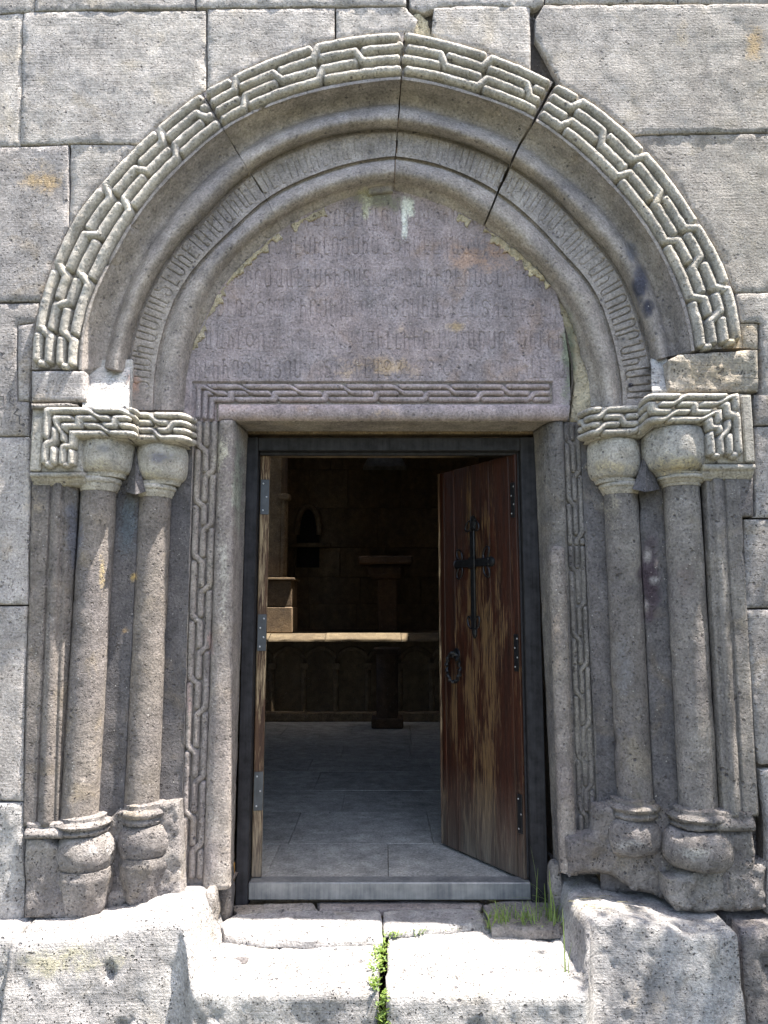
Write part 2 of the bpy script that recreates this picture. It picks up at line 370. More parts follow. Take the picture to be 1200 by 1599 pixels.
M['altar'] = stone('altar_stone', (.12,.075,.045), (.08,.055,.04), (.15,.10,.06), .4, tool=.0, var=.15, bump=1.2)
M['floor'] = stone('floor_slab', (.34,.33,.30), (.275,.27,.25), (.34,.32,.28), .3, tool=.0, var=.06, bump=.5, pits=.4, dark=(.08,.08,.08))
def wood(name, c1, c2, c3, peel, rough=.45, zone=False, scale=1.0):
    g = NG(name); tc = g.t.nodes.new("ShaderNodeTexCoord"); p = tc.outputs['Object']
    add = g.t.nodes.new("ShaderNodeCombineXYZ"); g.L(g.math('MULTIPLY', g.oi.outputs['Random'], 7.0), add.inputs[0]); g.L(g.math('MULTIPLY', g.oi.outputs['Random'], 3.0), add.inputs[2])
    p = g.vadd(p, add.outputs[0])
    s1 = g.vscale(p, (30*scale, 30*scale, 1.8)); s2 = g.vscale(p, (170, 170, 9)); s3 = g.vscale(p, (12, 12, 2.2))
    a = g.noise(s1, 1, 6, .65, .8); b = g.noise(s2, 1, 4, .7); d = g.noise(s3, 1, 5, .62, .5)
    c = g.mix(g.mapr(a, .35, .65), c1, c2)
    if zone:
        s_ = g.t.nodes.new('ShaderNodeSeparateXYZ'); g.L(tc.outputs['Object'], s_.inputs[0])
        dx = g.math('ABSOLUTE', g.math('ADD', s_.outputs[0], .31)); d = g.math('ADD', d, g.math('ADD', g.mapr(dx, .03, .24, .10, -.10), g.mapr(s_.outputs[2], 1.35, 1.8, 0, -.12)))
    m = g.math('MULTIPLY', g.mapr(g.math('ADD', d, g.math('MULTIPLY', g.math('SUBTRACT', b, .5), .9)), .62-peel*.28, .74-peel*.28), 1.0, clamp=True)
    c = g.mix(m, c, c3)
    sx = g.t.nodes.new('ShaderNodeSeparateXYZ'); g.L(tc.outputs['Object'], sx.inputs[0])
    foot = g.math('MULTIPLY', g.mapr(sx.outputs[2], .02, .42, .85, 0), g.mapr(d, .3, .62, .3, 1)); c = g.mix(foot, c, (.15,.13,.105))
    kc = g.t.nodes.new("ShaderNodeCombineColor"); k = g.mapr(b, .25, .75, .35, 1.45); [g.L(k, kc.inputs[i]) for i in range(3)]
    c = g.mix(1.0, c, kc.outputs[0], 'MULTIPLY')
    g.L(c, g.b.inputs['Base Color'])
    g.L(g.mapr(m, 0, 1, rough, .8), g.b.inputs['Roughness']); g.b.inputs['Specular IOR Level'].default_value = .3
    g.bump(g.math('SUBTRACT', g.math('ADD', b, g.math('MULTIPLY', a, .6)), g.math('MULTIPLY', m, .5)), .7, .003)
    return g.m
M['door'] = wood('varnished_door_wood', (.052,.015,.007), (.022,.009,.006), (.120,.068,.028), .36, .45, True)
M['door_dull'] = wood('varnished_door_wood_dull', (.05,.014,.009), (.03,.01,.008), (.08,.05,.03), .3)
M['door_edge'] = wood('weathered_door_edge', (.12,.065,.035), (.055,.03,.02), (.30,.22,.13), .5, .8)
def metal(name, c1, c2, rough=.5, metallic=.3, scale=20, bump=.3):
    g = NG(name); p = g.geo.outputs['Position']
    n = g.noise(p, scale, 6, .65); n2 = g.noise(g.vscale(p, (60, 60, 3)), 1, 4, .6)
    c = g.mix(g.mapr(g.math('ADD', g.math('MULTIPLY', n, .6), g.math('MULTIPLY', n2, .4)), .38, .62), c1, c2)
    g.L(c, g.b.inputs['Base Color']); g.b.inputs['Roughness'].default_value = rough; g.b.inputs['Metallic'].default_value = metallic; g.b.inputs['Specular IOR Level'].default_value = .5 if metallic > .1 else .12
    g.bump(n, bump, .002); return g.m
M['frame'] = metal('painted_steel', (.016,.015,.016), (.040,.039,.042), .6, .0)
M['sill'] = metal('worn_painted_steel', (.12,.125,.13), (.27,.27,.26), .5, .3, 9)
M['iron'] = metal('black_iron', (.012,.012,.014), (.03,.03,.033), .38, .6, 60, .6)
M['hinge'] = metal('hinge_steel', (.035,.038,.042), (.07,.075,.08), .55, .2)
M['rivet'] = metal('bare_rivet', (.5,.5,.5), (.35,.35,.36), .35, .9)
M['rust'] = metal('rusty_bracket', (.40,.22,.05), (.22,.10,.03), .8, .1)
def leafm(name, c1, c2):
    g = NG(name); n = g.noise(g.geo.outputs['Position'], 40, 3); g.L(g.mix(g.mapr(n, .35, .65), c1, c2), g.b.inputs['Base Color'])
    g.b.inputs['Roughness'].default_value = .6; g.b.inputs['Subsurface Weight'].default_value = 0
    tr = g.t.nodes.new("ShaderNodeBsdfTranslucent"); tr.inputs[0].default_value = (c2[0]*1.3, c2[1]*1.4, c2[2], 1)
    ad = g.t.nodes.new("ShaderNodeMixShader"); ad.inputs[0].default_value = .35; out = g.t.nodes["Material Output"]
    g.L(g.b.outputs[0], ad.inputs[1]); g.L(tr.outputs[0], ad.inputs[2]); g.L(ad.outputs[0], out.inputs[0]); return g.m
M['leaf'] = leafm('weed_leaf', (.09,.15,.03), (.20,.27,.06)); M['grass'] = leafm('grass_blade', (.12,.20,.04), (.26,.33,.10)); M['dry'] = leafm('dry_grass', (.30,.26,.14), (.36,.32,.18))
g = NG('yard_gravel'); p = g.geo.outputs['Position']; n = g.noise(p, 3, 6); n2 = g.noise(p, 60, 5)
g.L(g.mix(g.mapr(n, .4, .6), (.105,.10,.07), (.075,.08,.05)), g.b.inputs['Base Color']); g.b.inputs['Roughness'].default_value = .95; g.bump(n2, .8, .02); M['ground'] = g.m

# ------------------------------------------------------------------ arch curves, traced as (px, py), in polar form about one centre
O = (608.0, 640.0)
CUR = {
 'A': ([(50,577),(52,530),(57,497),(63,473),(97,380),(122,330),(165,282),(240,205),(320,142),(360,122),(425,92),(490,70),(560,57),(632,51)],
       [(632,51),(700,65),(765,85),(865,130),(910,152),(995,220),(1035,265),(1090,345),(1113,380),(1137,430),(1153,487),(1160,543)]),
 'B': ([(128,577),(133,513),(157,443),(180,400),(215,340),(300,245),(350,202),(400,175),(500,142),(560,131),(626,124)],
       [(626,124),(740,150),(835,187),(880,220),(950,285),(1000,345),(1023,380),(1047,430),(1067,480),(1080,547)]),
 'C': ([(163,573),(177,513),(197,453),(225,400),(300,300),(372,239),(450,197),(525,175),(622,162)],
       [(622,162),(700,182),(812,225),(875,270),(950,340),(987,387),(1013,430),(1033,490),(1048,555)]),
 'D': ([(196,638),(197,580),(203,537),(217,490),(240,440),(268,395),(320,340),(390,270),(450,235),(525,210),(622,202)],
       [(622,202),(700,217),(797,257),(860,302),(910,355),(940,385),(973,430),(997,490),(1013,540),(1026,590),(1030,632)]),
 'F': ([(241,640),(243,603),(250,547),(263,497),(290,440),(330,392),(370,355),(417,312),(500,272),(617,246)],
       [(617,246),(690,260),(777,302),(840,355),(880,400),(923,447),(947,503),(960,553),(968,593),(970,632)]),
 'G': ([(283,640),(287,597),(297,540),(313,490),(337,437),(366,400),(435,345),(500,310),(575,289),(617,284)],
       [(617,284),(700,305),(757,343),(819,392),(867,440),(897,487),(917,537),(933,597),(940,632)]),
 'H': ([(289,640),(292,593),(301,547),(321,503),(350,447),(395,400),(440,362),(500,330),(570,303),(617,299)],
       [(617,299),(680,320),(750,352),(808,395),(850,435),(882,480),(907,537),(920,593),(924,632)])}
def polar(pt): return math.atan2(O[1]-pt[1], pt[0]-O[0]), math.hypot(pt[0]-O[0], pt[1]-O[1])
PC = {}
for k, (l, r) in CUR.items():
    PC[k] = []
    for side in (l, r):
        tr = sorted(polar(q) for q in side); t = np.array([a for a, _ in tr]); rr = np.array([b for _, b in tr])
        tt = np.linspace(t[0], t[-1], 160); v = np.interp(tt, t, rr)
        ker = np.ones(15)/15; pad = np.r_[2*v[0]-v[7:0:-1], v, 2*v[-1]-v[-2:-9:-1]]; v = np.convolve(pad, ker, 'valid')
        PC[k].append((tt, v))
TAP = {k: polar(CUR[k][0][-1])[0] for k in CUR}
def rad(k, th):
    th = np.asarray(th, float)
    a = np.interp(th, *PC[k][0]); b = np.interp(th, *PC[k][1])
    return np.where(th >= TAP[k], a, b)
# profile across the arch: (curve from, curve to, fraction, depth y)
PROF = []
def seg(a, b, f0, f1, n, fy):
    for i in range(n):
        f = i/(n-1) if n > 1 else 0; PROF.append((a, b, f0+(f1-f0)*f, fy(f)))
seg('A', 'B', 0, 0, 3, lambda f: .045-.041*f)
seg('A', 'B', .01, .93, 12, lambda f: .004)
seg('A', 'B', .945, 1, 3, lambda f: -.022)
seg('B', 'C', .05, 1, 9, lambda f: -.008+.10*math.sin(f*math.pi/2)**1.2)
seg('C', 'D', .02, .97, 15, lambda f: .088-.062*math.sin(math.pi*f)**.75+.01*f)
seg('D', 'F', .02, .07, 2, lambda f: .122)
I0 = len(PROF); seg('D', 'F', .12, .95, 46, lambda f: .108-.006*f); I1 = len(PROF)
seg('F', 'G', -.03, .03, 3, lambda f: .121)
seg('F', 'G', .07, 1, 13, lambda f: .120-.052*math.sin(math.pi*min(1, f*1.0))**.75+.018*f)
seg('G', 'H', .15, 1, 5, lambda f: .146+.030*f)
seg('G', 'H', 1.15, 1.9, 2, lambda f: .19+.02*f)
order = {k: i for i, k in enumerate('ABCDFGH')}
def profpt(j, th):
    a, b, f, y = PROF[j]; r = rad(a, th)*(1-f)+rad(b, th)*f
    px = O[0]+r*np.cos(th); py = O[1]-r*np.sin(th); x, z = U(px, py, y); return np.stack([x, np.full_like(x, y), z], -1)
def stationtheta(tab, j):
    a, b, f, y = PROF[j]; bb = 'Dc' if (a == 'C' and 'Dc' in tab) else b
    return polar(tab[a])[0]*(1-f)+polar(tab[bb])[0]*f
ENDL = dict(A=(50,577),B=(128,577),C=(163,574),D=(196,640),F=(241,640),G=(283,640),H=(289,640),Dc=(198,580))
ENDR = dict(A=(1160,543),B=(1080,548),C=(1048,556),D=(1030,634),F=(970,634),G=(940,634),H=(924,634),Dc=(1020,562))
CRL = dict(A=(318,148),B=(350,202),C=(372,240),D=(391,270),F=(417,312),G=(434,345),H=(441,362))
APX = dict(A=(632,51),B=(627,124),C=(624,162),D=(621,202),F=(618,246),G=(616,284),H=(616,299))
CRR = dict(A=(865,130),B=(835,187),C=(812,225),D=(797,257),F=(777,302),G=(760,343),H=(755,355))

# ------------------------------------------------------------------ carved lettering: stroke letters in a 1-high cell (x right, y up)
def arc(cx, cy, rx, ry, a0, a1, n=9): return [(cx+rx*math.cos(R(a0+(a1-a0)*i/(n-1))), cy+ry*math.sin(R(a0+(a1-a0)*i/(n-1)))) for i in range(n)]
LET = {
 'Յ': (.42, [arc(.16,.76,.17,.22,150,-80), arc(.16,.27,.2,.27,85,-150)]),
 'Ո': (.44, [[(.04,0),(.04,.8)]+arc(.2,.8,.16,.19,180,0)+[(.36,.0)]]),
 'Ս': (.44, [[(.04,1),(.04,.2)]+arc(.2,.2,.16,.19,180,360)+[(.36,1)]]),
 'Ա': (.52, [[(.04,1),(.04,.2)]+arc(.2,.2,.16,.19,180,360)+[(.36,1)], [(.36,.05),(.48,0)]]),
 'Մ': (.54, [[(0,.9),(.08,1),(.12,.9),(.12,.2)]+arc(.27,.2,.15,.19,180,360)+[(.42,1)], [(.42,0),(.5,.0)]]),
 'Ն': (.5, [[(.0,.95),(.06,1),(.06,.1),(.14,0),(.3,.0)], [(.3,1),(.3,0),(.42,0)]]),
 'Ի': (.42, [[(.05,1),(.05,0)], [(.05,.62),(.2,.7),(.32,.58),(.32,0)]]),
 'Լ': (.34, [[(.05,1),(.05,0),(.26,0)]]),
 'Է': (.40, [[(.05,1),(.05,0)], [(.05,.98),(.3,.98)], [(.05,.5),(.28,.5)], [(.3,.98),(.3,.75)]]),
 'Ե': (.40, [[(.05,1),(.05,0),(.3,0)], [(.05,.5),(.28,.5)]]),
 'Ր': (.42, [[(.04,0),(.04,.8)]+arc(.19,.8,.15,.19,180,0)+[(.34,.5)], [(.04,0),(.2,0)]]),
 'Տ': (.50, [arc(.2,.76,.17,.22,20,270), arc(.2,.27,.17,.27,90,-170)]),
 'Օ': (.56, [arc(.25,.5,.23,.36,0,360,17)]),
 'Ք': (.56, [arc(.25,.7,.2,.26,0,360,15), [(.25,1),(.25,0)], [(.05,.12),(.45,.12)]]),
 'Կ': (.46, [[(.05,1),(.05,.4),(.3,.4)], [(.3,1),(.3,0)]]),
 'Ղ': (.50, [[(.05,0),(.05,.8)]+arc(.2,.8,.15,.19,180,0)+[(.35,0),(.48,0)]]),
 'Վ': (.46, [[(.05,1),(.05,.4),(.3,.4)], [(.3,1),(.3,0),(.42,0)]]),
 ':': (.18, [[(.07,.3),(.08,.34)], [(.07,.7),(.08,.74)]]), ' ': (.3, []), '-': (.3, [[(.02,.55),(.2,.55)]])}
def layout(text, h, sx=1.0, sp_=.12):
    out = []; x = 0
    for ch in text:
        wd, st = LET[ch]
        for s_ in st: out.append([(x+a*h*sx, b*h) for a, b in s_])
        x += (wd+sp_)*h*sx
    return out, x
def engrave(X, Z, strokes, width, depth, cell=.08):
    """groove depth at each of the flat points (X, Z)"""
    out = np.zeros(X.shape)
    xs = X; zs = Z
    for s_ in strokes:
        for (a, b) in zip(s_[:-1], s_[1:]):
            x0, x1 = min(a[0], b[0])-width, max(a[0], b[0])+width; z0, z1 = min(a[1], b[1])-width, max(a[1], b[1])+width
            m = (xs > x0) & (xs < x1) & (zs > z0) & (zs < z1)
            if not m.any(): continue
            ax, az = a; dx = b[0]-ax; dz = b[1]-az; L = dx*dx+dz*dz+1e-12
            t = np.clip(((xs[m]-ax)*dx+(zs[m]-az)*dz)/L, 0, 1); d = np.hypot(xs[m]-ax-t*dx, zs[m]-az-t*dz)
            out[m] = np.maximum(out[m], depth*np.clip(1.25-d/width*1.25, 0, 1))
    return out

# ------------------------------------------------------------------ interlace
def braid(n, s0, s1, crossings, hw):
    act = [[(s0, i)] for i in range(n)]; done = []
    for (s, i, d) in sorted(crossings):
        if s-hw < s0+.004 or s+hw > s1-.004: continue
        a, b = (i, i+1) if d > 0 else (i+1, i)
        ov = act[a]; un = act[b]
        ov += [(s-hw, a), (s+hw, b)]
        un.append((s-hw*.25, b)); done.append(un)
        act[a] = [(s+hw*.25, a)]; act[b] = ov
    for i in range(n): act[i].append((s1, i)); done.append(act[i])
    return done
def densify(pl, d=.012, rnd=True):
    p = np.array(pl, float)
    keep = [0]+[i for i in range(1, len(p)) if np.linalg.norm(p[i]-p[i-1]) > 1e-5]; p = p[keep]
    if len(p) < 2: return None
    if rnd and len(p) > 2:
        q = [p[0]]
        for i in range(1, len(p)-1):
            a, b, c = p[i-1], p[i], p[i+1]; la = np.linalg.norm(b-a); lc = np.linalg.norm(c-b); k = min(.011, la*.3, lc*.3)
            u = b+(a-b)/la*k; v = b+(c-b)/lc*k; q += [u, .25*u+.5*b+.25*v, v]
        q.append(p[-1]); p = np.array(q)
    out = []
    for a, b in zip(p[:-1], p[1:]):
        k = max(1, int(np.linalg.norm(b-a)/d)); out += [a+(b-a)*i/k for i in range(k)]
    out.append(p[-1]); return np.array(out)
def strands(polys, Mp, width, height, seed=0, amp=.0012, base=-.002, erode=0.0, filt=None, taper=True):
    """sweep a half-round bar along each (s, t) polyline in metres; Mp(s, t, h) -> xyz"""
    V = []; Fs = []; off = 0; K = 9
    for pl in polys:
        p = densify(pl)
        if p is None or len(p) < 2: continue
        d = np.gradient(p, axis=0); d /= np.maximum(np.linalg.norm(d, axis=1, keepdims=True), 1e-9); nrm = np.c_[-d[:, 1], d[:, 0]]
        L = np.r_[0, np.cumsum(np.linalg.norm(np.diff(p, axis=0), axis=1))]; e = np.minimum(L, L[-1]-L)
        if taper:
            # extra rings at both ends for a rounded stub
            ex = np.array([0, .003, .008]); 
            p2 = [p[0]+(p[1]-p[0])/max(np.linalg.norm(p[1]-p[0]), 1e-9)*x for x in ex if x < L[-1]*.4]; p3 = [p[-1]+(p[-2]-p[-1])/max(np.linalg.norm(p[-2]-p[-1]), 1e-9)*x for x in ex[::-1] if x < L[-1]*.4]
            mid = [q for q, l in zip(p[1:-1], L[1:-1]) if l > .011 and L[-1]-l > .011]
            p = np.array(p2+mid+p3)
            d = np.gradient(p, axis=0); d /= np.maximum(np.linalg.norm(d, axis=1, keepdims=True), 1e-9); nrm = np.c_[-d[:, 1], d[:, 0]]
            L = np.r_[0, np.cumsum(np.linalg.norm(np.diff(p, axis=0), axis=1))]; e = np.minimum(L, L[-1]-L)
        sc_ = np.sqrt(np.clip(1-(1-np.clip(e/(width*.45), 0, 1))**2, .09, 1))
        o = np.cos(np.linspace(math.pi, 0, K)); hh = np.sqrt(np.clip(1-o**2, 0, 1))**.62
        S = p[:, 0][:, None]+nrm[:, 0][:, None]*o[None]*width/2*sc_[:, None]
        T = p[:, 1][:, None]+nrm[:, 1][:, None]*o[None]*width/2*sc_[:, None]
        H = base+(height-base)*hh[None]*sc_[:, None]
        q3 = np.c_[S.ravel()+seed, T.ravel(), H.ravel()*0]
        H = H+(amp*2*fbm(q3*30, 3, seed)).reshape(H.shape)*(hh[None] > .2)
        if erode: H = H-erode*np.clip(fbm(q3*5, 3, seed+7)+.15, 0, 1).reshape(H.shape)*height*hh[None]
        G = Mp(S.ravel(), T.ravel(), H.ravel()).reshape(len(p), K, 3)
        n = len(p); V.append(G.reshape(-1, 3))
        i = np.arange(n-1)[:, None]; j = np.arange(K-1)[None]
        Fs.append(np.stack([i*K+j, i*K+j+1, (i+1)*K+j+1, (i+1)*K+j], -1).reshape(-1, 4)+off); off += n*K
    return np.concatenate(V), np.concatenate(Fs)
def rowmap(path, spacing, n):
    """lane positions along a polyline path in (u, v): returns f(s, t)->(u, v) with t in metres across and mitred corners"""
    path = np.array(path, float); d = np.diff(path, axis=0); L = np.linalg.norm(d, axis=1); d = d/L[:, None]; nn = np.c_[-d[:, 1], d[:, 0]]
    S = np.r_[0, np.cumsum(L)]
    mit = np.zeros_like(path); mit[0] = nn[0]; mit[-1] = nn[-1]
    for i in range(1, len(path)-1):
        b = nn[i-1]+nn[i]; mit[i] = b/np.dot(b, nn[i])
    def f(s, t):
        k = np.clip(np.searchsorted(S, s, side='right')-1, 0, len(L)-1); w_ = ((s-S[k])/L[k])
        a = path[k]+mit[k]*t[:, None]; b = path[k+1]+mit[k+1]*t[:, None]
        q = a+(b-a)*w_[:, None]
        lo = s < 0; hi = s > S[-1]
        return q
    return f, S
def lanes(pl, spacing, n): return [[(s, (i-(n-1)/2)*spacing) for s, i in p] for p in pl]

# ================================================================== THE SETTING
b = MB(); n = 60; b.add([(-60, -60, -.62), (60, -60, -.62), (60, 40, -.62), (-60, 40, -.62)], [(0, 1, 2, 3)])
tagp(b.build('ground', M['ground'], smooth=False), kind='structure')
# ------------------------------------------------------------------ church wall of dressed blocks
wall = thing('church_wall', (0, 0, -.6), "weathered grey and tan tuff block wall of the church around the arched portal", "wall")
aA = [(t, float(rad('A', t))) for t in np.linspace(polar((50,577))[0], polar((1160,543))[0], 150)]
archA = [(O[0]+(r+1.5)*math.cos(t), O[1]-(r+1.5)*math.sin(t)) for t, r in aA]
OPEN = [(35,1455),(36,1380),(35,1190),(38,1060),(42,950),(46,760),(45,640),(46,577)]+archA+[(1190,545),(1190,612),(1178,614),(1181,722),(1182,806),(1164,810),(1166,950),(1174,1060),(1182,1170),(1188,1200),(1200,1290),(1200,1455)]
opc = resample(PX(OPEN), .03)
A_IDX = lambda px, py: (px, py)
BL = [ # polygon in photo pixels, material
 ([(-40,-60),(54,-60),(54,18),(0,21),(-40,22)],'wall'), ([(55,-60),(305,-60),(305,13),(200,15),(55,18)],'wall'), ([(307,-60),(632,-60),(635,9),(500,10),(307,13)],'wall'),
 ([(638,-60),(848,-60),(850,6),(835,12),(755,9),(690,10),(660,20),(640,12)],'wall'), ([(852,-60),(1060,-60),(1060,3),(852,6)],'wall'), ([(1062,-60),(1240,-60),(1240,6),(1062,4)],'wall'),
 ([(-40,22),(0,22),(35,19),(32,228),(-40,230)],'wall'), ([(36,19),(150,17),(322,17),(322,150),(322,160),(300,226),(150,224),(32,226)],'wall'),
 ([(324,14),(523,12),(523,90),(420,140),(324,180)],'wall'), ([(525,12),(633,10),(640,18),(653,30),(640,70),(525,90)],'wall'),
 ([(678,12),(720,9),(829,10),(829,130),(700,80),(674,50),(676,25)],'wall'), ([(850,8),(1240,6),(1240,207),(1040,209),(985,212),(880,140),(836,60),(836,30)],'wall'),
 ([(-40,229),(30,229),(107,226),(108,360),(101,470),(-40,472)],'wall_low'), ([(110,225),(300,226),(240,300),(107,440),(107,400)],'wall'),
 ([(985,213),(1039,210),(1240,208),(1240,456),(1150,457),(1100,380)],'wall'),
 ([(-40,474),(60,473),(58,503),(52,504),(27,507),(27,626),(50,628),(52,681),(-40,682)],'wall_low'), ([(28,508),(60,503),(50,560),(50,626),(28,626)],'wall_low'),
 ([(-40,683),(52,682),(50,944),(-40,945)],'wall_low'), ([(-40,947),(48,946),(44,1180),(42,1252),(-40,1250)],'wall_low'), ([(-40,1253),(48,1254),(42,1440),(-40,1440)],'step'),
 ([(1150,458),(1240,457),(1240,663),(1188,664),(1188,504),(1158,503)],'wall'), ([(1100,505),(1184,505),(1184,610),(1100,610)],'tan'), ([(1175,616),(1240,616),(1240,663),(1175,664)],'wall_low'),
 ([(1176,666),(1240,665),(1240,808),(1176,808)],'wall_low'), ([(1157,811),(1240,810),(1240,948),(1157,950)],'wall_low'), ([(1157,952),(1240,950),(1240,1192),(1190,1195),(1160,1180)],'wall_low'),
 ([(1176,1204),(1240,1196),(1240,1428),(1176,1428)],'wall_low')]
for i, (pl, mt) in enumerate(BL):
    slab('stone_block', PX(pl), RNG.uniform(-.003, .003), M[mt], wall, clip=opc, thick=.05, step=.024, seed=i+1, rough=.0035 if mt != 'step' else .012, gap=.0006, wob=.0013, edge=.004 if mt != 'wall_low' else .006, freq=8)
# courses going on beyond the photograph
x0v = float(U(-40, 800, 0)[0]); x1v = float(U(1240, 800, 0)[0]); zt = float(U(600, -62, 0)[1])
k = 40
for side in (-1, 1):
    z = -.62
    hs = [.52, .50, .62, .80, .72, .62, .70, .62, .55, .6, .6]
    for h in hs:
        xa = {-1: -1.70, 1: 1.76}[side]; first = True
        while abs(xa) < 5.2:
            wd = RNG.uniform(.6, 1.1); xb = xa+side*wd; k += 1
            # the wall narrows in the picture with height: keep clear of the traced blocks
            e = xa
            if first:
                zc_ = (z+h/2); e = float(np.interp(zc_, [-.6, .5, 1.5, 3, 4.5], [1.43, 1.62, 1.75, 1.98, 2.21]))*side
                first = False
            slab('stone_block', [(min(e, xb), z), (max(e, xb), z), (max(e, xb), z+h), (min(e, xb), z+h)], RNG.uniform(-.003, .003), M['wall' if z > 1 else 'wall_low'], wall, thick=.05, step=.09, seed=k, gap=.002, stain=False)
            xa = xb
        z += h
z = zt
for h in (.55, .62, .6):
    xa = -2.3
    while xa < 2.3:
        wd = RNG.uniform(.7, 1.1); k += 1
        if z+h < 6.4: slab('stone_block', [(xa, z), (xa+wd, z), (xa+wd, z+h), (xa, z+h)], .001, M['wall'], wall, thick=.05, step=.09, seed=k, gap=.002, stain=False)
        xa += wd
    z += h
# mortar bed and wall core
big = [(-5.2, -.62), (5.2, -.62), (5.2, 6.3), (-5.2, 6.3)]
slab('mortar_bed', big, .034, M['rubble'], wall, clip=resample(PX([(34,1650)]+OPEN+[(1210,1650)]), .05), thick=.06, step=.12, rough=.004, stain=False, seed=3)
core = MB(); core.box(-5.2, -.86, .26, .95, -.62, 6.3, .01); core.box(.93, 5.2, .26, .95, -.62, 6.3, .01); core.box(-.86, .93, .375, .95, 2.05, 6.3, .01)
core.box(-.86, -.735, .40, .95, -.62, 2.05, .005); core.box(.80, .93, .40, .95, -.62, 2.05, .005); core.box(-.735, .80, .44, .95, -.62, -.03, .005)
core.build('wall_core', M['inner'], wall)
# cream mortar by the keystone and the little corner above it
slab('mortar_patch', PX([(636,18),(655,16),(672,26),(676,50),(690,62),(668,66),(640,58),(632,40),(650,30)]), .012, M['mortar'], wall, clip=opc, thick=.02, step=.012, rough=.012, wob=.012, seed=77, freq=20)
# scratched signs on the left-hand block
def scratch(name, pts_list, y, r, mat, par):
    m = MB()
    for pts in pts_list: m.tube([P3(a, b_, y) for a, b_ in pts], r, 5)
    return m.build(name, mat, par)
scratch('carved_sign', [[(0,549),(6,552),(2,558),(7,561)], [(9,561),(9,574),(16,575),(20,570),(20,565)], [(0,618),(7,619),(8,636),(0,637)], [(20,608),(13,613),(17,618),(15,628),(22,632)],
   [(30,638),(22,646),(31,650),(31,662),(39,663)], [(2,668),(5,652),(12,650)]], -.0015, .0028, M['recess'], wall)

# ================================================================== THE CARVED ARCH
arch = thing('carved_arch', (0, 0, 1.9), "pointed stone arch with interlace band, roll mouldings and carved inscription round the doorway", "archway")
# where the links between lane 1 and lane 2 stand, left to right
L12 = [(70,519),(97,423),(165,297),(250,210),(368,134),(493,86),(628,62),(763,92),(905,158),(1003,243),(1088,352),(1130,450)]
th12 = [polar(q)[0] for q in L12]
thm = np.linspace(polar((90,577))[0], polar((1120,545))[0], 700)
rm = (rad('A', thm)+rad('B', thm))/2; xm, zm = U(O[0]+rm*np.cos(thm), O[1]-rm*np.sin(thm), -.012)
Sm = np.r_[0, np.cumsum(np.hypot(np.diff(xm), np.diff(zm)))]
s_of = lambda th: np.interp(-np.asarray(th), -thm, Sm); th_of = lambda s: -np.interp(s, Sm, -thm)
cr = []
s12 = [float(s_of(t)) for t in th12]
for a in s12: cr += [(a, 0, -1), (a+.004, 2, -1)]
for a, c in zip(s12[:-1], s12[1:]): cr.append(((a+c)/2, 1, 1))
cr.append((s12[-1]+.11, 1, 1))
LANE = .0485; BW = 4*LANE
arch_pl = braid(4, 0.012, Sm[-1]-.012, cr, .0165)
arch_pl = [[(s, (i-1.5)*LANE) for s, i in p] for p in arch_pl]
for s_e in (.014, Sm[-1]-.014):
    for i in (0, 2): arch_pl.append([(s_e, (i-1.5)*LANE), (s_e, (i-.5)*LANE)])
def ArchMap(s, t, h):
    th = th_of(s)
    # keep square ends: extrapolate past the springing
    f = (t/BW)*.93+.475
    endw = np.clip((s-0)/.25, 0, 1)
    thl = th
    r = rad('A', thl)*(1-f)+rad('B', thl)*f
    px = O[0]+r*np.cos(thl); py = O[1]-r*np.sin(thl); x, z = U(px, py, -.012)
    return np.stack([x, .002-h, z], -1)
def cutpl(pls, inside):
    out = []
    for p in pls:
        q = densify(p, .006, False)
        if q is None: continue
        th = th_of(q[:, 0]); f = (q[:, 1]/BW)*.93+.475; m = inside(th, f); run = []
        for a, ok in zip(q, m):
            if ok: run.append(tuple(a))
            elif len(run) > 1: out.append(run); run = []
            else: run = []
        if len(run) > 1: out.append(run)
    return out
cutth = lambda tab, f: polar(tab['A'])[0]*(1-f)+polar(tab['B'])[0]*f
NS = len(PROF)
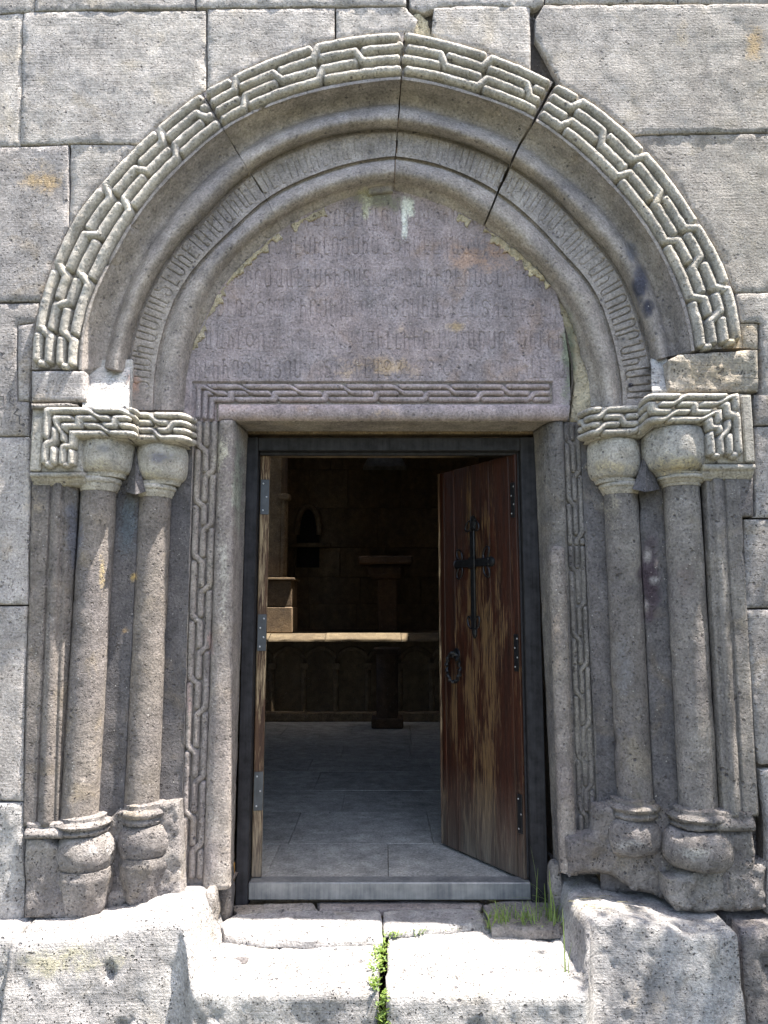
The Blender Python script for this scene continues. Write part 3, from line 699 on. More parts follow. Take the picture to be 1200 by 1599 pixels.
def voussoir(tabA, tabB, ga, gb, lab, seed):
    ta = np.array([stationtheta(tabA, j) for j in range(NS)])-ga; tb = np.array([stationtheta(tabB, j) for j in range(NS)])+gb
    length = abs(ta.mean()-tb.mean())*1.22; n = max(20, int(length/.0026))
    f = np.linspace(0, 1, n)[:, None]; TH = ta[None]*(1-f)+tb[None]*f
    G = np.zeros((n, NS, 3))
    for j in range(NS): G[:, j] = profpt(j, TH[:, j])
    EX = np.zeros((n, NS)); jm = (I0+I1)//2
    mid = G[:, jm]; 
    # arc length of the inscription line measured over the whole arch
    thj = TH[:, jm]; s = np.interp(-thj, -TI, SI)
    sub = slice(I0+1, I1-1); hh = np.linalg.norm(G[n//2, I0]-G[n//2, I1-1])
    fr = np.linspace(1, 0, I1-I0)[None, :][:, 1:-1]*hh*np.ones((n, 1))
    SS = s[:, None]*np.ones_like(fr)
    EX[:, sub] = -engrave(SS, fr, TXT, .0042, .0095)*(.45+.55*np.clip(1.15-SS/1.1, 0, 1)+.45*np.clip((SS-SI[-1]+.75)/.3, 0, 1))*np.clip(1.0+.9*fbm(np.c_[SS.ravel()*2, fr.ravel()*3, fr.ravel()*0], 2, 3), .25, 1.2).reshape(fr.shape)
    # the groove under the inscription runs out before the springing; close the ends into the joint
    back = G.copy()
    A = G[:1].copy(); A[:, :, 1] = .24; A[:, :, :] = A; B = G[-1:].copy(); B[:, :, 1] = .24
    G2 = np.concatenate([A, G, B]); E2 = np.concatenate([EX[:1]*0, EX, EX[:1]*0])
    o = loft('voussoir', G2, M['arch'], arch, amp=.0022, chip=.010, flip=True, seed=seed, extra=E2, sharp=62)
    if lab: o['label'] = lab
    fa = lambda th, f: (th < cutth(tabA, f)-ga) & (th > cutth(tabB, f)+gb)
    pl = cutpl(arch_pl, fa)
    Vv, Ff = strands(pl, ArchMap, LANE*.86, .040, seed=seed, amp=.0016)
    ob = mk('interlace_carving', Vv, Ff, M['braid'], o, True, True)
    return o
TI = np.linspace(polar((218,639))[0], polar((1002,639))[0], 500)
j0 = (I0+I1)//2; q_ = profpt(j0, TI); SI = np.r_[0, np.cumsum(np.linalg.norm(np.diff(q_, axis=0), axis=1))]
tx, wid = layout('ՅՈՍԻՄՍՈՆՏԵՍԻԵՂՈՍՄԻՆԷՍԵՐՈՍԻԼԻՆՈՏՍԻՐԵՆԻՍՄՈՂՈՎՐԻՆԱՍՏՈՒ'.replace('Ւ', 'Ի')+'ԱԾԻՆՈՂՈՐՄԻԱՄԷՆԻՍՈՐԵԼԻՏՐԻ'.replace('Ծ', 'Մ'), .108, .95, .1)
off = .09; TXT = [[(x+off, z+.022) for x, z in s_] for s_ in tx if max(x for x, _ in s_)+off < SI[-1]-.05]
voussoir(ENDL, CRL, 0, .0012, "arch stone springing from the left capital", 1)
voussoir(CRL, APX, .0012, .0022, None, 2)
voussoir(APX, CRR, .0022, .004, None, 3)
voussoir(CRR, ENDR, .004, 0, "arch stone springing from the right capital, stained dark on its roll", 4)

# ------------------------------------------------------------------ tympanum
tymp = thing('tympanum_slab', (0, .17, 2.04), "purple grey lintel slab with six carved lines of inscription and interlace border over the door", "tympanum")
YT = .172
zb = float(U(600, 657, YT)[1]); g_ = .0032
xl = float(U(283, 640, YT)[0]); xr = float(U(898, 640, YT)[0]); ztp = float(U(600, 292, YT)[1])
gx = np.arange(xl, xr, g_); gz = np.arange(zb, ztp, g_); X, Z = np.meshgrid(gx, gz)
hp = []
for t in np.linspace(polar((289,640))[0], polar((924,640))[0], 90):
    r = float(rad('H', t))+9; hp.append((O[0]+r*math.cos(t), O[1]-r*math.sin(t)))
outl = PX([(289,657)]+hp[:58]+[(866,440),(880,500),(889,560),(892,620),(886,657)], YT)
ins = inpoly(X.ravel(), Z.ravel(), outl).reshape(X.shape)
lines = [((458,352),'ՍԻՆՏՐԻԼԻՆՈԻԱՄԿՐԻՂԵՍ'), ((412,397),'ԻՄՍԵՍԻԼՈՂՍԻՍՆՕԻՍԵԼՈՄԱՆԻՏԷԿ'), ((368,448),'ԷՐՈՍՄՆԵԼՍԻԻՈՍՏԱԵԿՈՆԻԻՐԵՂՍՕՍԻԼԻԻԼԱՐՄ'),
         ((338,495),'ՍԼՂԿՕՍՆՂԻՈՍԻՄԻՈՂԻՏՐՍԻՂՐԷԵՆՏԻԵԼԷՐՄԻՍՐԻԱՄՆՈ'), ((320,545),'ՆԱԻԼՕՂԻԼԻՄՆԻՅԼԿՎԷԻԼԼԻԻՐԱՆՄՄՈՍՈԵՄԻԼԻԻՐԱԻԻՆՍԷՐԻ'), ((303,590),'ԻԼԻԻՈՕՎԻՅՈՍԻՈՏԻՐԻԼՎՔՅԿՔՅ:ՕՏԻ ՈՐ ՍԻԼԵ ՄԻՆԱԿ')]
dep = np.zeros(X.shape)
for (px, py), tx_ in lines:
    s_, wd = layout(tx_, .083, .93, .16); ox, oz = U(px, py, YT); dep = np.maximum(dep, engrave(X, Z, [[(x+float(ox), z+float(oz)) for x, z in q] for q in s_], .0028, .0062))
F_ = fbm(np.c_[X.ravel(), X.ravel()*0, Z.ravel()]*6, 3, 12).reshape(X.shape); dep *= np.clip(.95+F_*.9, .5, 1.15)
# line grooves, the sunk border and the rounded lintel edge
zA = float(U(600, 596, YT)[1]); zB = float(U(600, 631, YT)[1]); zC = float(U(600, 633, YT)[1]); xa = float(U(300, 610, YT)[0]); xb = float(U(864, 610, YT)[0]); xi = float(U(341, 645, YT)[0])
sunk = ((X > xa) & (X < xb) & (Z < zA) & (Z > zB)) | ((X > xa) & (X < xi) & (Z < zA))
Y = YT+dep+.015*sunk
bz = (zC-Z)/(zC-zb); bead = (Z < zC) & (X > xi+.004); Y = np.where(bead, YT-.026*np.sqrt(np.clip(1-(2*bz-1.0)**2, 0, 1))+.012*np.clip(bz-.8, 0, 1), Y)
Y = Y+.0016*fbm(np.c_[X.ravel(), X.ravel()*0, Z.ravel()]*20, 4, 4).reshape(X.shape)+.004*fbm(np.c_[X.ravel(), X.ravel()*0, Z.ravel()]*2.5, 3, 8).reshape(X.shape)
idx = -np.ones(X.shape, int); idx[ins] = np.arange(ins.sum())
q = np.stack([idx[:-1, :-1], idx[:-1, 1:], idx[1:, 1:], idx[1:, :-1]], -1).reshape(-1, 4); q = q[(q >= 0).all(1)]
mk('inscribed_face', np.c_[X[ins], Y[ins], Z[ins]], q, M['tymp'], tymp, True, True)
xj0 = float(U(345, 660, YT)[0]); xj1 = float(U(888, 660, YT)[0])
so_ = MB(); so_.box(xj0-.03, xj1+.01, YT+.012, .45, zb+.001, zb+.30, .01); o = so_.build('lintel_soffit', M['jamb'], tymp)
# border interlace: three lanes, up the left and along the lintel
xc = float(U(320, 640, YT)[0]); zc = float(U(600, 613.5, YT)[1]); TL = .0305
path = [(xc, zb-.0), (xc, zc), (xb-.01, zc)]
fT, ST = rowmap(path, TL, 3)
TMap = lambda s, t, h: (lambda q: np.stack([q[:, 0], YT+.014-h, q[:, 1]], -1))(fT(s, -t))
L = ST[-1]; kx = [float(U(p, 613, YT)[0]) for p in (333,388,466,545,625,706,790)]
cr = [(ST[1]+(x-xc), 0 if True else 1, 1) for x in kx]+[(ST[1]+(a-xc), 1, -1) for a in [float(U(p, 613, YT)[0]) for p in (356,425,505,585,664,748,830)]]
# lane 0 is the lower / inner one for -t mapping
pl = lanes(braid(3, 0.004, L, cr, .013), TL, 3)
Vv, Ff = strands(pl, TMap, TL*.84, .0195, seed=50, amp=.001)
mk('border_interlace', Vv, Ff, M['tymp'], tymp, True, True)
# cream mortar left along the edge of the slab
def ragged(name, pts, w0, w1, y, mat, par, seed):
    pts = np.array(pts, float); d = np.gradient(pts, axis=0); d /= np.linalg.norm(d, axis=1, keepdims=True); nn = np.c_[-d[:, 1], d[:, 0]]
    nz = fbm(np.c_[pts*.09, pts[:, :1]*0], 3, seed); nz2 = fbm(np.c_[pts*.25, pts[:, :1]*0+4], 3, seed)
    wd = np.clip(w0+(w1-w0)*(nz*1.4+.35)+3.5*nz2, .6, 99)
    pl = [tuple(p) for p in pts+nn*3]+[tuple(p) for p in (pts-nn*wd[:, None])[::-1]]
    return slab(name, PX(pl, y), y, mat, par, thick=.012, step=.005, edge=.002, rough=.010, wob=.006, seed=seed, freq=30, chip=0)
def hcurve(x0, x1, n, side):
    out = []
    for t in np.linspace(polar(x0)[0], polar(x1)[0], n):
        r = float(rad('H', t))-1; out.append((O[0]+r*math.cos(t), O[1]-r*math.sin(t)))
    return out
for i, (a, c, w0, w1) in enumerate([((300,545),(352,447),1,8),((354,444),(437,364),2,9),((455,353),(508,328),3,12),((716,333),(735,346),2,10),((758,352),(858,448),4,12)]):
    cv = hcurve(a, c, max(8, int(math.hypot(a[0]-c[0], a[1]-c[1])/1.5)), 0)
    ragged('mortar_edge', cv[::-1], w0, w1, YT-.008, M['mortar'], tymp, 60+i)
# rubble and mortar filling the gap at the right of the slab
slab('mortar_fill', PX([(858,440),(872,450),(893,500),(912,560),(924,600),(928,660),(890,660),(897,600),(890,560),(876,500)], .19), .186, M['mortar'], tymp, thick=.05, step=.012, rough=.014, wob=.004, seed=66, freq=12)
scratch('crack', [[(864,452),(870,480),(884,520),(893,565),(894,600),(889,630),(884,656)]], .176, .004, M['rubble'], tymp)
# small stone plug under the apex
slab('stone_plug', PX([(572,289),(615,286),(614,300),(600,301),(575,305)], .16), .150, M['arch'], tymp, thick=.03, step=.012, seed=71)

# ================================================================== CAPITAL FRIEZES
def frieze(name, plan, zt_, zb_, tiltu, cross, lab, mirror, turn):
    """plan: (x, y) from the outer side inwards; turn: x centre of the strands that drop down the pilaster"""
    root = thing(name, (plan[0][0], plan[0][1], zb_), lab, "capital", "interlaced capital bands")
    P = np.array(plan, float); d = np.diff(P, axis=0); Lp = np.linalg.norm(d, axis=1); S = np.r_[0, np.cumsum(Lp)]; d /= Lp[:, None]
    sg = 1 if P[-1, 0] > P[0, 0] else -1
    nn = np.c_[d[:, 1], -d[:, 0]]*sg
    def at(u, h):
        k = np.clip(np.searchsorted(S, u, side='right')-1, 0, len(Lp)-1)
        base = P[k]+d[k]*(u-S[k])[:, None]
        # soften the normal near a corner
        n_ = nn[k].copy()
        for c in range(1, len(P)-1):
            wgt = np.clip(1-abs(u-S[c])/.02, 0, 1)*.5; other = np.where((u < S[c])[:, None], nn[c], nn[c-1]); n_ = n_*(1-wgt)[:, None]+other*wgt[:, None]
        n_ /= np.linalg.norm(n_, axis=1, keepdims=True)
        return base+n_*h[:, None]
    tilt = lambda u: np.interp(u, S, tiltu)
    H = zt_-zb_
    # body
    us = np.unique(np.concatenate([np.linspace(S[i], S[i+1], max(2, int(Lp[i]/.012))) for i in range(len(Lp))]))
    prof = [(.30, 0), (.10, 0), (0, 0), (-.0, .004)]+[(-.003, f) for f in np.linspace(.02, 1, 12)]+[(.02, 1.02), (.12, 1.03), (.30, 1.03)]
    G = np.zeros((len(us), len(prof), 3))
    for j, (dp, f) in enumerate(prof):
        q = at(us, np.full(len(us), -.007))
        G[:, j, 0] = q[:, 0]; G[:, j, 1] = q[:, 1]+max(dp, 0); G[:, j, 2] = zt_-H*f+tilt(us)
    loft('band_body', G, M['braid'], root, amp=.002, chip=.006, flip=(sg > 0), seed=80)
    # strands
    uc = abs(turn-P[0, 0]); SP = H/4.05; vm = (zt_+zb_)/2
    pth = [(uc, 1.805 if not mirror else 1.845), (uc, vm), (S[-1]-.004, vm)]
    fR, SR = rowmap(pth, SP, 4)
    def Mp(s, t, h):
        q = fR(s, t); uu = q[:, 0]; uu = uc+np.where(abs(uu-uc) < .08, (uu-uc)*1.14, (uu-uc)+np.sign(uu-uc)*.0112); a = at(np.clip(uu, 0, S[-1]), h); return np.stack([a[:, 0], a[:, 1], q[:, 1]+tilt(q[:, 0])], -1)
    pl = lanes(braid(4, .004, SR[-1], [(SR[1]+c-uc if kind == 'h' else c, i, dd) for (kind, c, i, dd) in cross(S, SR, uc)], .0125), SP, 4)
    for i in (0, 2): pl.append([(.008, (i-1.5)*SP), (.008, (i-.5)*SP)])
    Vv, Ff = strands(pl, Mp, SP*.92, .033, seed=90+len(plan)*mirror, amp=.0014)
    mk('interlace_carving', Vv, Ff, M['braid'], root, True, True)
    return root, at
xw = lambda px, py, y: float(U(px, py, y)[0]); zw = lambda py, y: float(U(600, py, y)[1])
def crossL(S, SR, uc):
    k = lambda px, y=-.03: abs(xw(px, 660, y)-xw(50, 660, -.03))
    X = []
    for px in (118, 195, 262): pass
    us = [k(125), k(155), k(180), k(204), k(232), k(262), k(288)]
    for n_, u in enumerate(us): X += [('h', u, 1, 1)] if n_ % 2 == 0 else [('h', u, 0, -1), ('h', u+.004, 2, -1)]
    X += [('v', .105, 0, -1), ('v', .085, 2, -1), ('v', .16, 1, 1)]
    return X
planL = [(xw(49,660,-.03), -.03), (xw(203,660,-.035), -.035), (xw(209,660,.03), .04), (xw(282,660,.045), .045), (xw(299,660,.13), .135)]
frieze('left_capital_band', planL, zw(637,-.03), zw(685,-.03), [0,0,0,0,0], crossL, "left interlace capital band, its carving turning down above the outer pilaster", 0, xw(96,690,-.03))
def crossR(S, SR, uc):
    us = [.16+.085*i for i in range(9)]; X = []
    for n_, u in enumerate(us): X += [('h', u, 1, 1)] if n_ % 2 == 1 else [('h', u, 0, -1), ('h', u+.004, 2, -1)]
    X += [('v', .10, 1, 1), ('v', .15, 0, -1), ('v', .155, 2, -1)]
    return X
planR = [(xw(1177,660,-.03), -.03), (xw(1021,640,-.035), -.035), (xw(1001,650,.05), .045), (xw(928,650,.05), .05), (xw(912,660,.12), .14)]
frieze('right_capital_band', planR, zw(615,-.03), zw(664,-.03), [0,0,-.03,-.035,-.035], crossR, "right interlace capital band, sharply cut and pale, above the two right columns", 1, xw(1128,690,-.03))
for o in [c for c in COL.objects if c.name.endswith('_capital_band')]: o.name = 'capital_band'

# ================================================================== IMPOST STONES
imp = thing('impost_block', P3(88, 628, -.03), "plain tooled impost stone under the left end of the arch, beside a broken white corner", "stone block", "impost stones")
slab('tooled_stone', PX([(48,578),(131,578),(132,600),(134,626),(48,627)], -.03), -.028, M['wall_low'], imp, thick=.12, step=.012, seed=91)
slab('ledge', PX([(48,629),(108,628),(122,631),(121,637),(48,639)], -.045), -.045, M['base'], imp, thick=.12, step=.012, edge=.006, wob=.004, seed=92)
def wedge(name, px, ytop, ybot, zt_, zb_, mat, par, seed, bulge=.02, slope=(0, 0)):
    """a broken sloping face from a high back edge down to a low front edge"""
    n = 22; m = 22; G = np.zeros((n, m, 3))
    for i in range(n):
        u = i/(n-1)
        for j in range(m):
            v = j/(m-1); y = ytop+(ybot-ytop)*v; z = zt_+slope[0]*u+(zb_-zt_)*v+slope[1]*u-bulge*math.sin(math.pi*v)
            x = xw(px[0], 600, y)+(xw(px[1], 600, y)-xw(px[0], 600, y))*u; G[i, j] = (x, y, z)
    G2 = np.concatenate([G, G[:, -1:]+np.array([0, .01, -.02]), G[:, -1:]+np.array([0, .12, -.02])], 1)
    return loft(name, G2, mat, par, amp=.010, chip=.0, freq=22, flip=True, seed=seed)
wedge('broken_corner', (131, 203), .085, -.035, zw(572, .085), zw(636, -.035), M['fresh'], imp, 93, .015)
bk = MB(); bk.box(xw(128,600,.06), xw(202,600,.06), .088, .2, zw(640,0), zw(560,.08)); bk.build('broken_back', M['fresh'], imp)
impr = thing('impost_block', P3(1105, 610, -.03), "tan pitted impost stone under the right end of the arch", "stone block", "impost stones")
slab('pitted_stone', PX([(1044,560),(1060,552),(1082,551),(1100,549),(1158,546),(1170,545),(1186,545),(1187,611),(1042,612)], -.03), -.026, M['tan'], impr, thick=.10, step=.011, rough=.008, wob=.004, seed=94, freq=22)
wedge('broken_corner', (1018, 1044), .07, -.02, zw(560, .07), zw(610, -.02), M['fresh'], impr, 95, .01)

# ================================================================== PILASTERS, COLUMNS, JAMBS
def vloft(name, st, py0, py1, mat, par, seed=0, amp=.0022, chip=.006, flip=None, bottom=None, extra=None, yref=None, dz=.016, sp_=.008, top=True):
    out = []
    for (a, c) in zip(st[:-1], st[1:]):
        xa_, xb_ = xw(a[0], 780, a[2]), xw(c[0], 780, c[2]); k = max(1, int(math.hypot(xb_-xa_, c[2]-a[2])/sp_))
        for q in range(k): out.append(tuple(a[i]+(c[i]-a[i])*q/k for i in range(3)))
    out.append(st[-1])
    yr = st[len(st)//2][2] if yref is None else yref
    z1 = zw(py0, yr); z0 = zw(py1, yr); n = max(8, int((z1-z0)/dz)); Zs = np.linspace(z1, z0, n)
    G = np.zeros((n, len(out), 3))
    for j, (pa, pb, y) in enumerate(out):
        xa_, za_ = U(pa, 780, y); xb_, zb_ = U(pb, 1200, y)
        G[:, j, 0] = xa_+(xb_-xa_)*(za_-Zs)/(za_-zb_); G[:, j, 1] = y; G[:, j, 2] = Zs
    if bottom is not None:
        for j in range(len(out)): G[:, j, 2] = z1+(Zs-z1)*(z1-bottom(G[-1, j, 0]))/(z1-z0)
    capT = G[:1].copy(); capT[:, :, 1] += .15; capB = G[-1:].copy(); capB[:, :, 1] += .25
    G = np.concatenate([capT, G, capB])
    sgn = 1 if out[-1][0] > out[0][0] else -1
    return loft(name, G, mat, par, amp, chip, flip=(sgn < 0), seed=seed)
# moulded pilaster stones at the outer edges
stL = [(49,38,.06),(50,38.5,.0),(77,59.5,.0),(79,61,.013),(82,64,.002),(87,71,-.010),(94,80,-.006),(98,86,.010),(100,87.5,.014),(102,89,.010),(106,93,.008),(122,100,.045),(127,104,.10)]
pil = thing('moulded_pilaster', P3(80, 1300, 0), "narrow moulded pilaster with a slim roll at the left edge of the portal", "pilaster", "outer pilasters")
vloft('pilaster_shaft', stL, 752, 1290, M['shaft'], pil, 101, yref=0)
stR = [(1159,1182,.06),(1157.5,1180,.0),(1135,1158,.0),(1133,1156,.013),(1130,1153,.002),(1124,1147,-.010),(1117,1140,-.006),(1113,1136,.010),(1111,1134,.014),(1109,1132,.010),(1105,1128,.008),(1097,1120,.045),(1094,1117,.10)]
pir = thing('moulded_pilaster', P3(1130, 1290, 0), "narrow moulded pilaster with a slim roll at the right edge of the portal", "pilaster", "outer pilasters")
vloft('pilaster_shaft', stR, 748, 1275, M['shaft_r'], pir, 102, yref=0)
slab('pilaster_shoulder', PX([(1150,745),(1178,745),(1178,807),(1152,807)], 0), .001, M['shaft_r'], pir, thick=.05, step=.012, seed=103)
def mould(name, pxa, pxb, py0, py1, yf, par, mat, seed, prof, ret=0):
    n = max(10, int(abs(xw(pxb, py0, yf)-xw(pxa, py0, yf))/.01)); x0_, x1_ = xw(pxa, (py0+py1)/2, yf), xw(pxb, (py0+py1)/2, yf)
    zt_, zb_ = zw(py0, yf), zw(py1, yf); G = np.zeros((n, len(prof), 3))
    for j, (dy, f) in enumerate(prof):
        G[:, j, 0] = np.linspace(x0_, x1_, n); G[:, j, 1] = yf+dy; G[:, j, 2] = zt_+(zb_-zt_)*f
    a = G[:1].copy(); a[:, :, 1] += .1; c = G[-1:].copy(); c[:, :, 1] += .1
    return loft(name, np.concatenate([a, G, c]), mat, par, .0015, .005, flip=(x1_ > x0_), seed=seed)
MP = [(.10,-.02),(.01,-.01),(-.004,.06),(-.009,.16),(-.010,.27),(-.006,.38),(.002,.44),(.006,.48),(.007,.55),(.012,.66),(.02,.78),(.026,.86),(.027,.92),(.034,.93),(.036,1.0),(.10,1.02)]
for nm, a_, c_, p0, p1, par, rt, sd in (('necking_moulding', 48, 132, 737, 757, pil, 1, 104), ('necking_moulding', 1179, 1098, 724, 748, pir, 1, 105)):
    mould(nm, a_, c_, p0, p1, -.028, par, M['braid'], sd, MP)
BPf = [(.10,-.02),(.03,0),(.012,.06),(.006,.2),(.010,.34),(.004,.42),(-.008,.55),(-.012,.72),(-.008,.88),(.004,.97),(.10,1.02)]
mould('base_moulding', 40, 100, 1284, 1311, -.012, pil, M['base'], 106, BPf); mould('base_moulding', 1178, 1118, 1266, 1300, -.012, pir, M['base'], 107, BPf)
slab('pilaster_base', PX([(40,1311),(72,1312),(92,1325),(98,1380),(112,1436),(38,1434),(38,1380)], -.008), -.010, M['base'], pil, thick=.15, step=.012, rough=.014, seed=108, wob=.004)
slab('capital_field', PX([(50,640),(128,640),(128,737),(50,737)], -.028), -.022, M['braid'], pil, thick=.1, step=.014, seed=109, rough=.002)
slab('capital_field', PX([(1100,664),(1100,616),(1176,616),(1176,724),(1100,724)], -.028), -.022, M['braid'], pir, thick=.1, step=.014, seed=110, rough=.002)
fl = MB(); fl.box(xw(51,680,-.03), xw(68,680,-.03), -.040, -.01, zw(736,-.03), zw(652,-.03), .006); fl.build('edge_fillet', M['braid'], pil)
fl = MB(); fl.box(xw(1160,680,-.03), xw(1176,680,-.03), -.040, -.01, zw(722,-.03), zw(618,-.03), .006); fl.build('edge_fillet', M['braid'], pir)

# stepped recess behind the columns
rec = thing('stepped_recess', P3(220, 1300, .1), "dark stepped wall recess behind the two left columns", "recess", "stepped recesses")
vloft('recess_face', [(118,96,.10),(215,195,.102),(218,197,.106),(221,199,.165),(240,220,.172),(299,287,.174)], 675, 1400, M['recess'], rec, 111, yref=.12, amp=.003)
recr = thing('stepped_recess', P3(1000, 1290, .1), "dark stepped wall recess with peeling sooty crust behind the two right columns", "recess", "stepped recesses")
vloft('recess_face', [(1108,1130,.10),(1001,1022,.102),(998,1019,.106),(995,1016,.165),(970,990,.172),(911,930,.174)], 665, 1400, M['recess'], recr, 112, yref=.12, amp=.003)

def column(lab, cxt, cxb, cy, r, rb, py_cap, py_base, bulbc, mat, seed, rough=.002, plinth=True, ringk=1.26):
    """py_cap: (bulb top, bulb bottom, ring bottom, neck bottom); py_base: (ring top, ring bottom, bulb bottom, plinth bottom)"""
    yf = cy-r; yb = cy-rb
    xt = float(U(cxt, 780, cy)[0]); zt_ = float(U(cxt, 780, cy)[1]); xb_ = float(U(cxb, 1200, cy)[0]); zb_ = float(U(cxb, 1200, cy)[1])
    xat = lambda z: xb_+(xt-xb_)*(z-zb_)/(zt_-zb_)
    c = [zw(p, yb if i < 2 else yf) for i, p in enumerate(py_cap)]; bs = [zw(p, yf if i < 1 else yb) for i, p in enumerate(py_base)]
    root = thing('engaged_column', (xat(bs[3]), cy, bs[3]), lab, "column", "engaged columns of the portal")
    z0, z1 = bs[0]-.02, c[3]+.01
    lathe('shaft', xb_, cy, [(r*1.0, z0), (r*.985, (z0+z1)/2), (r*.98, z1)], mat, root, 56, seed=seed, amp=.0028, chip=.009, tilt=(xat(z1), xat(z0), z0, z1))
    xc_ = xat(c[2])
    # neck ring
    rr = r*1.0; zr0, zr1 = c[3], c[1]
    H = zr1-zr0
    q_ = ringk
    lathe('neck_ring', xc_, cy, [(rr*1.0, zr0-.004), (rr*1.05, zr0), (rr*1.06, zr0+H*.12), (rr*(1.05+.3*(q_-1)), zr0+H*.20), (rr*(1+.55*(q_-1)), zr0+H*.34), (rr*(1+.62*(q_-1)), zr0+H*.38), (rr*(1+.62*(q_-1)), zr0+H*.42), (rr*(1+.90*(q_-1)), zr0+H*.46), (rr*q_, zr0+H*.56), (rr*q_*1.005, zr0+H*.64), (rr*(1+.92*(q_-1)), zr0+H*.74), (rr*(1+.70*(q_-1)), zr0+H*.78), (rr*(1+.68*(q_-1)), zr0+H*.84), (rr*(1+.8*(q_-1)), zr0+H*.88), (rr*(1+.8*(q_-1)), zr0+H*.96), (rr*1.05, zr0+H*1.02)], M['braid'], root, 56, seed=seed+1, amp=.0012, chip=.004)
    Hb = c[0]-c[1]
    pf = []
    for v in np.sin(np.linspace(-1.5, 1.45, 26)): pf.append((rb*(.74+.26*math.sqrt(max(0, 1-abs(v)**2.6))) if v < 0 else rb*(.84+.16*math.sqrt(max(0, 1-abs(v)**3))), c[1]+Hb*.54+Hb*.50*v))
    lathe('capital_bulb', xw(bulbc[0], 710, cy-.0), cy, [(r*1.1, c[1]-.012)]+pf+[(rb*.6, c[0]+.03)], M['braid'], root, 64, seed=seed+2, amp=.003, chip=.004)
    # base: rings, bulb, plinth
    Hr = bs[0]-bs[1]; xr_ = xw(bulbc[1], 1290, cy)
    lathe('base_ring', (xat(bs[1])+xr_)/2, cy, [(r*1.05, bs[1]-.01), (r*1.36, bs[1]), (r*1.40, bs[1]+Hr*.12), (r*1.30, bs[1]+Hr*.22), (r*1.28, bs[1]+Hr*.30), (r*1.46, bs[1]+Hr*.38), (r*1.52, bs[1]+Hr*.52), (r*1.44, bs[1]+Hr*.66), (r*1.24, bs[1]+Hr*.72), (r*1.22, bs[1]+Hr*.78), (r*1.22, bs[1]+Hr*.92), (r*1.02, bs[1]+Hr*1.0), (r*.9, bs[1]+Hr)], M['base'], root, 56, seed=seed+3, amp=.005+rough, chip=.014)
    Hb = bs[1]-bs[2]; rq = rb*1.02
    pf = [(rq*(.55+.45*math.cos(R(a))**.7) if a < 0 else rq*(.62+.38*math.cos(R(a))), bs[2]+Hb*.48+Hb*.5*math.sin(R(a))) for a in np.linspace(-80, 75, 22)]
    lathe('base_bulb', xr_, cy, pf, M['base'], root, 64, seed=seed+4, amp=.005+rough, chip=.02)
    if plinth:
        Hp = bs[2]-bs[3]; an = np.array([R(22.5+45*i) for i in range(8)]); ring = []
        for i in range(8):
            a, c2 = an[i], an[(i+1) % 8]
            for q in range(7): ring.append((math.cos(a)*(1-q/7)+math.cos(c2)*q/7, math.sin(a)*(1-q/7)+math.sin(c2)*q/7))
        ring = np.array(ring); zz = np.linspace(bs[3]-.02, bs[2]+.012, 16); G = np.zeros((16, len(ring), 3))
        for i, z in enumerate(zz):
            f = (z-bs[3])/Hp; s_ = rb*(.80+.24*min(1, f*1.2)) ; s_ = s_ if f < 1 else s_*.96
            G[i, :, 0] = xr_+.0+ring[:, 0]*s_; G[i, :, 1] = cy+ring[:, 1]*s_*1.02; G[i, :, 2] = z
        loft('plinth', G, M['base'], root, .009, .03, 11, closed=True, caps=True, flip=True, seed=seed+5)
    return root
column("outermost left column of the portal, weathered grey shaft on a bulb base", 154.5, 128.5, .075, .075, .116, (680,736,749,763), (1277,1310,1372,1432), (168,137), M['shaft'], 200)
column("second left column from the wall edge, slimmer, next to the carved door jamb", 242.5, 223.5, .150, .0715, .114, (692,748,762,773), (1256,1292,1350,1409), (254,231), M['shaft'], 220)
column("outermost right column of the portal, pale worn shaft and tan bulb capital", 1065, 1087.5, .075, .0765, .138, (664,732,744,755), (1265,1303,1368,1425), (1053,1086), M['shaft_r'], 240, .003, False, 1.38)
column("inner right column beside the doorway, dark stained shaft and eroded bulb base", 970, 990, .150, .0745, .116, (684,745,756,768), (1249,1283,1343,1400), (958,986), M['shaft_r'], 260, .004, False)
# spurs between the bulbs
for (a, c, d_, e, par, cy) in ((196,228,703,768,rec,.09),(988,1030,702,764,recr,.09)):
    s = MB(); xm_ = (a+c)/2
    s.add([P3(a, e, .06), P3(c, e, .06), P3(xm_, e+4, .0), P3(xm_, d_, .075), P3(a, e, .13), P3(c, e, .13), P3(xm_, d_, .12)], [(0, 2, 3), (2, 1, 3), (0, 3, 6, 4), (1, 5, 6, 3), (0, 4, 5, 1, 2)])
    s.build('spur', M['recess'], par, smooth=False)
# base masses behind the bulbs
slab('base_ground', PX([(100,1290),(165,1284),(185,1264),(280,1252),(285,1405),(195,1412),(180,1436),(100,1436)], .10), .10, M['base'], rec, thick=.1, step=.014, rough=.016, seed=120, freq=10)
slab('eroded_base', PX([(928,1258),(1020,1252),(1050,1258),(1120,1270),(1178,1264),(1200,1285),(1205,1427),(1085,1428),(1055,1425),(1035,1402),(990,1392),(955,1370),(915,1368),(890,1372),(885,1310),(925,1300)], .11), .105, M['base'], recr, thick=.15, step=.013, rough=.024, edge=.02, wob=.008, seed=121, freq=8)
slab('eroded_foot', PX([(1042,1372),(1100,1362),(1140,1350),(1200,1345),(1205,1427),(1085,1428),(1055,1425),(1044,1404)], -.0), .0, M['base'], recr, thick=.15, step=.013, rough=.026, edge=.022, wob=.008, seed=122, freq=9)
slab('pilaster_base', PX([(1128,1300),(1176,1298),(1182,1330),(1180,1400),(1130,1400)], -.0), -.004, M['base'], pir, thick=.15, step=.013, rough=.016, edge=.012, wob=.006, seed=123)

